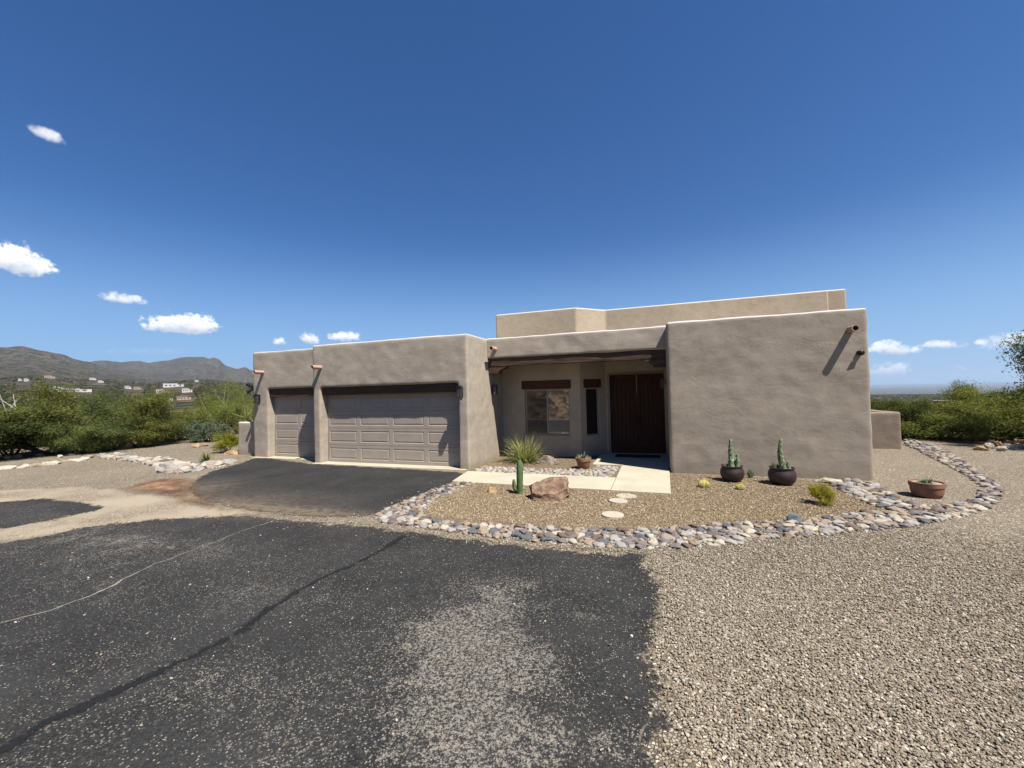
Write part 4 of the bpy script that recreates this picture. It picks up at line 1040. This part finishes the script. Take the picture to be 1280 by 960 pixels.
put(sage, 210, 553, s=1.1, rz=1.3, label='brownish grey sage bush at the gravel edge left of the pale rocks', group=LT, back=.8)
put(gold, 285, 565.5, s=1.0, rz=.2, label='round yellow green shrub beside the pale low wall left of the garage')
put(gold, 1028, 630.5, s=(.42, .42, .48), rz=1.2, label='small yellow tipped shrub on the gravel bed near the cobble edging')
put(sage, 600, 578, s=(.01, .01, .01)) if False else None
# second rank on the left
k = 0
for px, d, pr, s in ((-40, 25, 0, .7), (8, 26, 1, .68), (40, 29, 2, .66), (85, 26, 0, .64), (112, 31, 1, .92), (140, 27, 2, 1.08), (165, 32, 0, .82), (200, 29, 1, .6), (225, 34, 2, .6), (250, 27, 0, .72), (300, 26, 1, .95), (312, 33, 2, 1.0), (20, 36, 0, .66), (60, 40, 1, .66), (150, 41, 2, .9)):
    put(mesq[pr], px, 540, s=(s*1.2, s*1.2, s*rnd.uniform(.97, 1.1)), dist=d*1.25, label='green mesquite tree in the back rank of trees at left', group='back rank of mesquites at left')
put(pv, 318, 540, s=1.0, dist=30, rz=2, label='second light green palo verde right behind the pale low wall', group=LT)
# dead bleached limb at left
c = G(12, 560); m = MB()
for a in range(5): m.tube([(0, 0, 1.2), (.3*rnd.uniform(-1, 1), .2*rnd.uniform(-1, 1), 1.9), (.8*rnd.uniform(-1, 1), .5*rnd.uniform(-1, 1), 2.7+rnd.uniform(-.3, .4))], [.03, .02, .008], 5)
m.tube([(0.1, 0, 0), (0, 0, .6), (0, 0, 1.25)], [.06, .05, .035], 6)
o = m.build('dead_tree', M['drywood']); o.location = c; tag(o, 'bleached leafless dead tree among the green crowns at far left', 'tree')
# right side
RT = 'bushes beyond the gravel at right'
put(bush[1], 1150, 546, s=(1.5, 1.5, .72), label='bright green bush behind the end of the low yard wall', group=RT)
put(bush[0], 1190, 547, s=(1.6, 1.6, .76), label='bright green feathery bush in the middle of the right hand thicket', group=RT)
put(dark, 1112, 530, s=(.8, .8, .8), dist=22, label='darker bush showing just above the low yard wall', group=RT)
put(pv, 1238, 545, s=(1.0, 1.0, .66), rz=2.2, label='big light green rounded palo verde at the right edge', group=RT)
put(bush[1], 1262, 548, s=(1.5, 1.5, 1.1), label='green bush behind the prickly pear clump at right', group=RT)
put(mesq[1], 1326, 556, s=(1.1, 1.1, 1.75), rz=.9, label='tall dark mesquite leaning in from the right edge', group=RT)
for px, d, pr, s in ((1100, 30, dark, .75), (1125, 34, bush[0], 1.0), (1150, 28, mesq[0], .42), (1172, 33, dark, .75), (1198, 27, mesq[1], .44), (1215, 36, bush[1], 1.0), (1240, 31, dark, 1.0), (1268, 26, mesq[0], .75), (1290, 34, mesq[1], .85), (1130, 44, mesq[2], .6), (1185, 46, mesq[1], .55), (1220, 50, dark, 1.0)):
    put(pr, px, 500, s=s, dist=d, label='green bush in the back rank of the thicket at right', group='back rank of the thicket at right')
# scrub too dense to count, over the valley and the lower slopes
YARDS = []
def scrub():
    src = [next(ch for ch in pr.children if ch.name.startswith(('crown', 'foliage'))) for pr in (mesq[0], dark)]
    rng = np.random.default_rng(3); pts = []; sc = []
    for az0, az1, r0, r1, n in ((-78, -38, 55, 260, 1200), (-78, -38, 260, 1100, 6500), (14, 38, 52, 260, 1500), (14, 38, 260, 3000, 7000)):
        a = np.radians(rng.uniform(az0, az1, n)); r = np.sqrt(rng.uniform(r0**2, r1**2, n)) if r1 < 300 else r0*(r1/r0)**rng.uniform(0, 1, n)
        for aa, q in zip(a, r):
            if any(abs(aa-ya)*yd < yw+2 and yd*.72-20 < q < yd+4 for ya, yd, yw in YARDS): continue
            x, y = q*math.sin(aa), q*math.cos(aa); pts.append((x, y, land(x, y)-.3)); sc.append(rng.uniform(.5, 1.0))
    me = bpy.data.meshes.new('scrub'); me.from_pydata(pts, [], []); at = me.attributes.new('sc', 'FLOAT', 'POINT'); at.data.foreach_set('value', np.array(sc, np.float32))
    o = bpy.data.objects.new('desert_scrub', me); COL.objects.link(o)
    ng = bpy.data.node_groups.new('scrub', 'GeometryNodeTree'); ng.interface.new_socket('Geometry', in_out='INPUT', socket_type='NodeSocketGeometry'); ng.interface.new_socket('Geometry', in_out='OUTPUT', socket_type='NodeSocketGeometry')
    N, Lk = ng.nodes, ng.links; gi, go = N.new('NodeGroupInput'), N.new('NodeGroupOutput'); iop = N.new('GeometryNodeInstanceOnPoints'); gti = N.new('GeometryNodeGeometryToInstance')
    for s in src:
        oi = N.new('GeometryNodeObjectInfo'); oi.inputs['Object'].default_value = s; oi.inputs['As Instance'].default_value = True; oi.transform_space = 'ORIGINAL'; Lk.new(oi.outputs['Geometry'], gti.inputs[0])
    na = N.new('GeometryNodeInputNamedAttribute'); na.data_type = 'FLOAT'; na.inputs['Name'].default_value = 'sc'
    rv = N.new('FunctionNodeRandomValue'); rv.data_type = 'FLOAT_VECTOR'; rv.inputs[0].default_value = (0, 0, 0); rv.inputs[1].default_value = (0, 0, 6.28)
    Lk.new(gi.outputs[0], iop.inputs['Points']); Lk.new(gti.outputs[0], iop.inputs['Instance']); iop.inputs['Pick Instance'].default_value = True
    Lk.new(rv.outputs[0], iop.inputs['Rotation']); Lk.new(na.outputs['Attribute'], iop.inputs['Scale']); Lk.new(iop.outputs[0], go.inputs[0])
    md = o.modifiers.new('scatter', 'NODES'); md.node_group = ng
    tag(o, 'dense green desert scrub covering the valley floor and lower slopes', 'scrub', None, 'stuff')

# ------------------------------------------------------------------ far houses on the slopes
M['far_white'] = m_plain('far_house_white', (.50, .48, .45), .9, .05, .2)
M['far_tan'] = m_plain('far_house_tan', (.34, .27, .21), .9, .05, .2)
M['far_orange'] = m_plain('far_house_orange', (.46, .22, .12), .9, .1, .2)
M['far_window'] = m_plain('far_window', (.05, .05, .055), .4, .1)
def far_house(px, py, dist, wpx, hpx, mat, label, parts=2):
    a, el = azel(px, py+hpx*.5); x, y = dist*math.sin(a), dist*math.cos(a)
    if dist > 300:                                                   # stand it where the slope is seen behind the roof line
        q = 150.0
        while q < 3600 and land(q*math.sin(a), q*math.cos(a)) < EYE+q*math.tan(el)-.5: q *= 1.01
        dist = q if q < 3600 else dist; zc = dist*math.cos(a+YAW)
    zc = dist*math.cos(a+YAW); w = wpx/FPX*zc; h = hpx/FPX*zc; x, y = dist*math.sin(a), dist*math.cos(a)
    z0 = land(x, y)+.3 if dist > 300 else EYE+dist*math.tan(el)
    YARDS.append((a, dist, w/2)); gz = land(x, y); e = empty('hillside_house', (x, y, gz), -a); tag(e, label, 'house', 'houses on the far slopes')
    top = z0+h-gz; m = MB(); m.box(-w/2, w*.2, 0, w*.4, -3, top*1.0); m.box(w*.2+.01, w/2, -w*.05, w*.3, -3, top-h*.3)
    m.build('wall', M[mat], e); r = MB(); r.box(-w/2-.3, w*.2+.2, -.3, w*.4+.3, top+.02, top+h*.12); r.build('roof', M[mat], e)
    for u in (-.36, -.16, .04, .32):
        q = MB().box(w*u-w*.05, w*u+w*.05, -w*.05-.08 if u > .2 else -.08, (-w*.05 if u > .2 else 0)-.003, top-h*.75, top-h*.4); q.build('window', M['far_window'], e)
for px, py, d, w, h, mat, lab in (
    (89, 487.5, 560, 36, 4, 'far_white', 'long low white house seen just above the trees at left'),
    (72, 484.5, 620, 8, 3, 'far_white', 'small white house left of the long white one on the slope'),
    (33, 475, 900, 4, 3, 'far_white', 'tiny white house highest on the slope at far left'), (25, 474.5, 920, 3, 2.5, 'far_white', 'tiny pale house beside another high at far left'),
    (62, 471, 980, 9, 3, 'far_tan', 'tan house half hidden on the upper slope at left'), (116, 473.5, 950, 6, 2.5, 'far_white', 'small white house on the upper slope above the forked trunk'), (126, 476.5, 900, 5, 2.5, 'far_white', 'small pale house right of the one above the forked trunk'),
    (160, 484, 720, 6, 3, 'far_white', 'small white house on the slope left of the big white house'), (172, 485, 700, 7, 3, 'far_tan', 'small tan house left of the big white house'),
    (217, 481.5, 820, 20, 4, 'far_white', 'big bright white house on the knoll above the palo verde'), (201, 489, 640, 9, 4, 'far_white', 'white house just below and left of the big white house'), (234, 488, 650, 10, 4, 'far_white', 'white house just below and right of the big white house'),
    (211, 498.5, 480, 8, 4, 'far_white', 'white house lower down the slope below the big white house'), (230, 497, 500, 14, 4, 'far_tan', 'pale tan house lower down the slope near the palo verde crown'),
    (206, 514, 120, 10, 4, 'far_white', 'white flat roofed house seen through the gap between trees'), (222, 518.5, 118, 40, 7, 'far_orange', 'long orange adobe building seen through the gap between trees'), (208, 524, 112, 7, 5, 'far_tan', 'cream garage end below the orange adobe building'),
    (136, 521, 60, 8, 5, 'far_white', 'bit of a white building showing between the tree crowns at left'), (100, 521, 70, 5, 4, 'far_white', 'small white building glimpsed behind the broad mesquite'),
    (246, 476, 1100, 4, 2, 'far_white', 'tiny white house high on the slope right of the big white house'),
    (1195, 503, 150, 40, 3.5, 'far_tan', 'long pale building low in the valley at right'), (1155, 503, 170, 14, 3, 'far_white', 'short white building in the valley behind the low yard wall'), (1212, 500.5, 220, 20, 3, 'far_white', 'white roofed building in the valley farthest right')):
    far_house(px, py, d, w, h, mat, lab)

scrub()

# ------------------------------------------------------------------ loose gravel
def gravel_cloud(name, pts, size, mat, label, seed):
    me = bpy.data.meshes.new(name); me.vertices.add(len(pts)); me.vertices.foreach_set('co', np.asarray(pts, np.float32).ravel()); me.update()
    o = bpy.data.objects.new(name, me); COL.objects.link(o)
    ng = bpy.data.node_groups.new(name, 'GeometryNodeTree'); ng.interface.new_socket('Geometry', in_out='INPUT', socket_type='NodeSocketGeometry'); ng.interface.new_socket('Geometry', in_out='OUTPUT', socket_type='NodeSocketGeometry')
    N, Lk = ng.nodes, ng.links; gi, go = N.new('NodeGroupInput'), N.new('NodeGroupOutput'); iop = N.new('GeometryNodeInstanceOnPoints'); gti = N.new('GeometryNodeGeometryToInstance')
    for k in range(6):
        ic = N.new('GeometryNodeMeshIcoSphere'); ic.inputs['Radius'].default_value = .5; ic.inputs['Subdivisions'].default_value = 2
        sp = N.new('GeometryNodeSetPosition'); nz = N.new('ShaderNodeTexNoise'); nz.noise_dimensions = '4D'; nz.inputs['W'].default_value = k*3.1+seed; nz.inputs['Scale'].default_value = 1.7; nz.inputs['Detail'].default_value = 2
        vm = N.new('ShaderNodeVectorMath'); vm.operation = 'SUBTRACT'; vm.inputs[1].default_value = (.5, .5, .5); v2 = N.new('ShaderNodeVectorMath'); v2.operation = 'SCALE'; v2.inputs['Scale'].default_value = 1.15
        Lk.new(nz.outputs['Color'], vm.inputs[0]); Lk.new(vm.outputs[0], v2.inputs[0]); Lk.new(v2.outputs[0], sp.inputs['Offset']); Lk.new(ic.outputs['Mesh'], sp.inputs['Geometry'])
        ss = N.new('GeometryNodeSetMaterial'); ss.inputs['Material'].default_value = mat; Lk.new(sp.outputs[0], ss.inputs[0])
        tr = N.new('GeometryNodeTransform'); tr.inputs['Scale'].default_value = (1.15, .85, .58); Lk.new(ss.outputs[0], tr.inputs[0]); Lk.new(tr.outputs[0], gti.inputs[0])
    rv = N.new('FunctionNodeRandomValue'); rv.data_type = 'FLOAT_VECTOR'; rv.inputs[0].default_value = (-.5, -.5, 0); rv.inputs[1].default_value = (.5, .5, 6.28)
    rs_ = N.new('FunctionNodeRandomValue'); rs_.data_type = 'FLOAT'; rs_.inputs[2].default_value = size*.55; rs_.inputs[3].default_value = size*1.45; rs_.inputs['Seed'].default_value = 5
    Lk.new(gi.outputs[0], iop.inputs['Points']); Lk.new(gti.outputs[0], iop.inputs['Instance']); iop.inputs['Pick Instance'].default_value = True
    Lk.new(rv.outputs[0], iop.inputs['Rotation']); Lk.new(rs_.outputs[1], iop.inputs['Scale']); Lk.new(iop.outputs[0], go.inputs[0])
    o.modifiers.new('scatter', 'NODES').node_group = ng
    tag(o, label, 'gravel', None, 'stuff'); return o
def in_view(x, y, pad=.06):
    X = x*_r2.x+y*_r2.y-EYE*_r2.z; Z = x*_f.x+y*_f.y-EYE*_f.z; Y = x*_u2.x+y*_u2.y-EYE*_u2.z
    return (Z > .3) & (np.abs(X/np.maximum(Z, .1)) < 1.25+pad*4) & (Y/np.maximum(Z, .1) > -.95-pad*4)
def scatter(poly_fn, x0, x1, y0, y1, dens, fade, seed):
    rng = np.random.default_rng(seed); n = int((x1-x0)*(y1-y0)*dens); x = rng.uniform(x0, x1, n); y = rng.uniform(y0, y1, n)
    ok = poly_fn(x, y) & in_view(x, y); r = np.hypot(x, y); ok &= rng.random(n) < np.clip((fade[1]-r)/(fade[1]-fade[0]), 0, 1)
    x, y = x[ok], y[ok]; return np.stack([x, y, rng.uniform(.004, .014, len(x))], 1)
wig = lambda x, y: np.array([.10*mnoise.noise((a*3.2, b*3.2, 4.4))+.06*mnoise.noise((a*11, b*11, 2)) for a, b in zip(x.tolist(), y.tolist())])
def open_gravel(x, y):
    d = np.maximum(sdf(x, y, D1), np.maximum(sdf(x, y, D2), sdf(x, y, D3))); ok = d < .12
    ok &= ~inside(x, y, BED) & ~((x > -14) & (x < .3) & (y > 8.6)) & ~((x > .2) & (x < 4.45) & (y > 10.9))
    idx = np.where(ok & (d > -.5))[0]
    if len(idx): ok[idx] = d[idx]+wig(x[idx], y[idx])*2.2 < -.01
    return ok
og = scatter(open_gravel, -1.5, 9.5, 1.2, 10.5, 6200, (4.4, 8.6), 1)
gravel_cloud('gravel', og, .0148, M['pebble_out'], 'loose beige gravel spread over the open ground right of the drive', 1)
og = scatter(lambda x, y: inside(x, y, BED), -5, 4.7, 6.2, 10.9, 2600, (8.0, 12.0), 2)
gravel_cloud('gravel', og, .018, M['pebble_bed'], 'loose golden brown gravel inside the front planting bed', 2)
# stray pebbles on the drive, thicker near its rim
def stray(x, y):
    d = np.maximum(sdf(x, y, D1), sdf(x, y, D2)); rng = np.random.default_rng(8); return (d > -.05) & (rng.random(len(x)) < np.exp(-np.abs(d)/.10)*.9+.012)
og = scatter(stray, -12, 1.2, 1.2, 9, 700, (6, 11), 3); og[:, 2] += .006
gravel_cloud('gravel', og, .015, M['pebble_out'], 'stray pebbles scattered along the rim of the asphalt drive', 3)

# ------------------------------------------------------------------ light and sky
SUN = Vector((1.85, -1.0, 3.55)).normalized()
sl = bpy.data.lights.new('sun', 'SUN'); sl.energy = 5.0; sl.angle = R_(.53); sl.color = (1, .955, .88)
so = bpy.data.objects.new('sun', sl); COL.objects.link(so); so.rotation_euler = (-SUN).to_track_quat('-Z', 'Y').to_euler()
W_ = bpy.data.worlds.new('World'); scene.world = W_; W_.use_nodes = True
def world():
    t = NT.__new__(NT); t.m = W_; t.t = W_.node_tree
    for n in list(t.t.nodes): t.t.nodes.remove(n)
    sky = t.n('ShaderNodeTexSky', sky_type='NISHITA'); sky.sun_disc = False
    sky.sun_elevation = math.asin(SUN.z); sky.sun_rotation = math.atan2(SUN.x, SUN.y); sky.altitude = 900; sky.air_density = 1.0; sky.dust_density = .25; sky.ozone_density = 3.5
    d = t.n('ShaderNodeTexCoord').outputs['Generated']
    nz = t.n('ShaderNodeTexNoise', ins={'Vector': d, 'Scale': 30, 'Detail': 8, 'Roughness': .66}).outputs[0]
    nf = t.n('ShaderNodeTexNoise', ins={'Vector': d, 'Scale': 95, 'Detail': 6, 'Roughness': .62}).outputs[0]
    nn = t.math('ADD', t.math('MULTIPLY', t.math('SUBTRACT', nz, .5), 2.3), t.math('MULTIPLY', t.math('SUBTRACT', nf, .5), 2.2))
    up = t.n('ShaderNodeSeparateXYZ', ins={0: d}).outputs[2]
    col = t.mix(1, t.n('ShaderNodeHueSaturation', ins={'Color': sky.outputs[0], 'Saturation': 1.3}).outputs[0], (.92, .91, 1.07), 'MULTIPLY')
    col = t.mix(t.math('MULTIPLY', t.step(up, .36, -.01), .85), col, (2.7, 5.0, 8.2))
    for px, py, hw, hh, op, tilt, soft in tuple((q[0], q[1]-q[3]*.12, q[2]*1.08, q[3]*1.25, *q[4:]) for q in ((60, 171, 24, 10, .75, .35, .9), (22, 333, 46, 21, 1, .25, .25), (150, 375.5, 32, 8, .85, .12, .6), (228, 410, 50, 15, 1, .03, .25), (350, 429, 9, 6, .9, 0, .6), (387, 426, 15, 8, .9, .2, .6), (430, 423, 21, 8, 1, 0, .4),
            (1113, 439, 32, 11, 1, 0, .4), (1180, 433, 30, 7, .95, 0, .6), (1108, 467, 32, 11, .95, 0, .5), (1223, 430, 8, 4.5, .9, 0, .7), (1262, 429, 40, 13, .85, -.15, .8), (1135, 478, 18, 4, .6, 0, .8), (1203, 461, 6, 2.5, .5, .4, .9), (180, 441, 75, 5, .16, 0, 1.5), (1160, 476, 80, 7, .22, 0, 1.5))):
        c = ray(px, py).normalized(); u = (ray(px+1, py+tilt).normalized()-c); su = u.length; u.normalize(); v = (ray(px, py-1).normalized()-c); v = (v-u*v.dot(u)); sv = v.length; v.normalize()
        a = t.math('DIVIDE', t.vmath('DOT_PRODUCT', d, tuple(u)), su*hw); a = t.math('SUBTRACT', a, c.dot(u)/(su*hw))
        b = t.math('DIVIDE', t.vmath('DOT_PRODUCT', d, tuple(v)), sv*hh); b = t.math('SUBTRACT', b, c.dot(v)/(sv*hh))
        b = t.math('MULTIPLY', b, t.math('ADD', 1, t.math('MULTIPLY', t.math('LESS_THAN', b, 0), .9)))
        q = t.math('ADD', t.math('MULTIPLY', a, a), t.math('MULTIPLY', b, b))
        e = t.math('SUBTRACT', t.math('SUBTRACT', 1, q), t.math('MULTIPLY', nn, -1.0))
        front = t.math('GREATER_THAN', t.vmath('DOT_PRODUCT', d, tuple(c)), .5)
        msk = t.math('MULTIPLY', t.math('MULTIPLY', t.step(e, .0, .35+soft), op), front)
        lit = t.step(t.math('ADD', b, t.math('MULTIPLY', nn, .5)), -.7, .45)
        col = t.mix(msk, col, t.mix(lit, (6.0, 6.6, 7.9), (11.5, 11.5, 11.3)))
    bg = t.n('ShaderNodeBackground', ins={'Color': col, 'Strength': .055}); o = t.n('ShaderNodeOutputWorld'); t.t.links.new(bg.outputs[0], o.inputs[0])
world()
vs_ = scene.view_settings; vs_.view_transform = 'Standard'; vs_.look = 'None'; vs_.exposure = .95; vs_.gamma = 1; vs_.use_curve_mapping = False
scene.cycles.max_bounces = 6; scene.cycles.diffuse_bounces = 1; scene.cycles.transparent_max_bounces = 12; scene.cycles.use_denoising = True

# ------------------------------------------------------------------ air
def haze():
    m = bpy.data.materials.new('haze_air'); m.use_nodes = True; t = m.node_tree
    for n in list(t.nodes): t.nodes.remove(n)
    v = t.nodes.new('ShaderNodeVolumePrincipled'); v.inputs['Color'].default_value = (.62, .80, 1, 1); v.inputs['Density'].default_value = HAZE; v.inputs['Anisotropy'].default_value = .2
    o = t.nodes.new('ShaderNodeOutputMaterial'); t.links.new(v.outputs[0], o.inputs['Volume'])
    b = MB().box(-34000, 34000, -34000, 34000, -260, 480).build('haze', m); tag(b, kind='stuff')
HAZE = 7e-5
haze()
